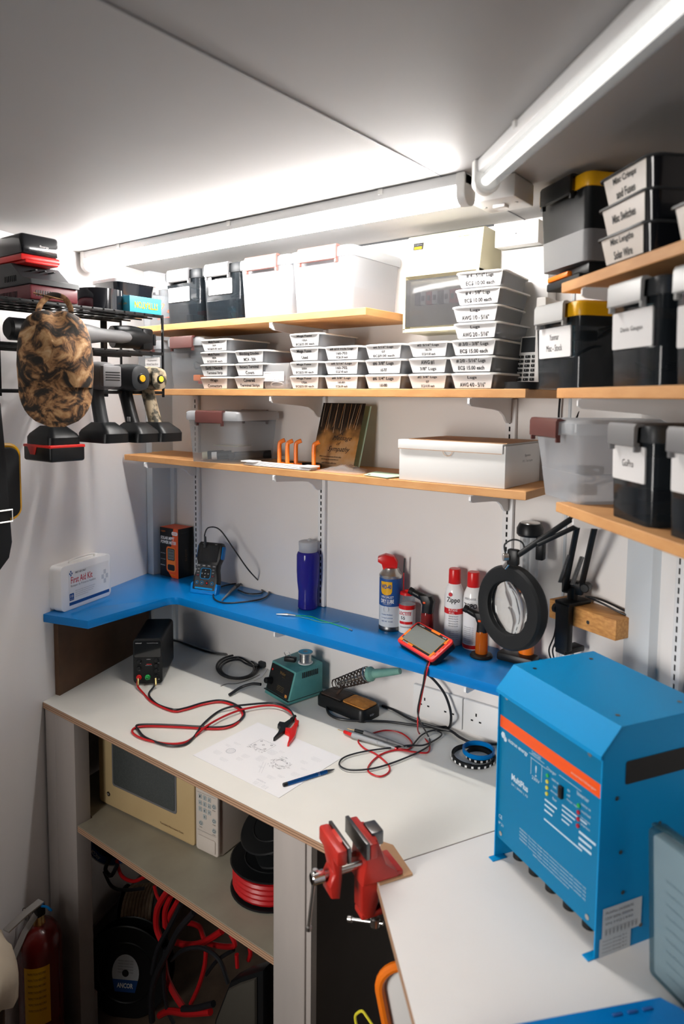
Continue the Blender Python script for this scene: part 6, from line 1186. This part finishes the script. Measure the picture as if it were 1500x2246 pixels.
# ------------------------------------------------------------------ fire extinguisher, stump, things under the right bench
t = thing('fire_extinguisher', 'dark red fire extinguisher with a silver lever and yellow label, on the floor', 'fire extinguisher', (.098, -.640, ZF), 0)
m = MB(); m.lathe([(0, 0), (.050, 0), (.056, .006), (.056, .315), (.052, .345), (.038, .366), (.022, .374), (0, .374)], 'ext_red', None, 32); m.obj('cylinder', t)
m = MB(); wrap(m, .056, .13, .29, R(-72), R(-5), 'yellow', 12, .0004)
for i in range(7): curved_text(m, 'INSPECTION RECORD', 'ink', .0566, .275-.017*i, .006, .045, R(-38))
m.obj('label', t)
m = MB(); m.cyl((0, 0, .372), (0, 0, .400), .016, 'brass', .013, 16); m.box((0, 0, .412), (.030, .024, .030), 'black', .004); m.obj('valve', t)
m = MB(); m.loft([[(-.010+dx, -.008+dy, .43+dz), (.012+dx, -.004+dy, .43+dz), (.012+dx, -.004+dy, .434+dz), (-.010+dx, -.008+dy, .434+dz)] for dx, dy, dz in ((.006, .01, .004), (-.004, -.03, -.012), (-.016, -.075, -.038))], 'steel'); m.obj('carry_handle', t)
m = MB(); m.loft([[(-.008+dx, -.008+dy, .405+dz), (.010+dx, -.004+dy, .405+dz), (.010+dx, -.004+dy, .408+dz), (-.008+dx, -.008+dy, .408+dz)] for dx, dy, dz in ((.004, -.004, .0), (.000, -.035, -.035), (-.004, -.062, -.085))], 'steel'); m.obj('squeeze_lever', t)
m = MB(); m.tube([(.01, .0, .425), (.03, .005, .430), (.045, .01, .424), (.03, .012, .418)], .003, 'blue_gloss', 6); m.obj('security_tie', t)
m = MB(); m.tube([(-.030+.016*math.cos(a), -.02, .395+.016*math.sin(a)) for a in [k*PI/5 for k in range(10)]], .0013, 'dark_steel', 6, True); m.obj('pull_ring', t)
m = MB(); rg = []
for z, k in ((ZF, 1.12), (ZF+.05, 1.0), (ZF+.25, .97), (.185, 1.0)): rg.append([((.088+.006*math.sin(j*5))*k*math.cos(2*PI*j/28)+.228, (.088+.006*math.sin(j*5))*k*math.sin(2*PI*j/28)-.900, z) for j in range(28)])
m.loft(rg, 'stump'); tag(m.obj('log_stump'), 'dark bark-covered log standing at the bottom left corner', 'log')
m = MB(); rg = []; rnd = random.Random(8)
for z, k in ((.150, 1.10), (.20, 1.17), (.235, 1.12), (.262, .86), (.276, .5), (.280, .05)): rg.append([((.090+.010*math.sin(j*.9+z*30)+.006*math.sin(j*2.3))*k*math.cos(2*PI*j/32)+.262, (.090+.010*math.cos(j*.7+z*20))*k*math.sin(2*PI*j/32)-.900, z+.045+.008*math.sin(j*1.3)*(k > 1)+.006*math.sin(j*.8+k*9)) for j in range(32)])
m.loft(rg, 'cloth'); tag(m.obj('cloth', sharp=60), 'crumpled cream cloth draped over the dark log', 'cloth')
t = thing('storage_tray', 'pale tray with a thick orange rim standing under the right worktop', 'tray', (0, 0, 0))
o_ = Vector((1.242, -.542, .03)); M = FR(o_, (.79, .55, .19), (-.15, -.11, .98))
m = MB(); m.prism(rrect(.0, .22, -.265, .525, .035, 5), -.016, .0, 'carton_white', .004, M); m.obj('panel', t)
m = MB(); m.tube([M @ Vector((p[0], p[1], .002)) for p in rrect(-.006, .226, -.265, .531, .040, 6)], .0085, 'orange', 10, True, sp=0); m.obj('rim', t)
m = MB(); m.prism(rrect(-.016, .20, -.265, .46, .03, 5), -.034, -.020, 'light_grey', .003, M); m.obj('back_shell', t)
m = MB(); m.tube([tuple(aty(*q, -.52)) for q in ((784, 2260), (779, 2232), (784, 2222), (795, 2218), (806, 2232), (818, 2250))], .0028, 'bright_yellow', 8); m.tube([tuple(aty(*q, -.52)) for q in ((784, 2260), (800, 2262), (818, 2250))], .0028, 'bright_yellow', 8); tag(m.obj('yellow_tie'), 'thin bright yellow loop in the dark space under the right worktop', 'strap')
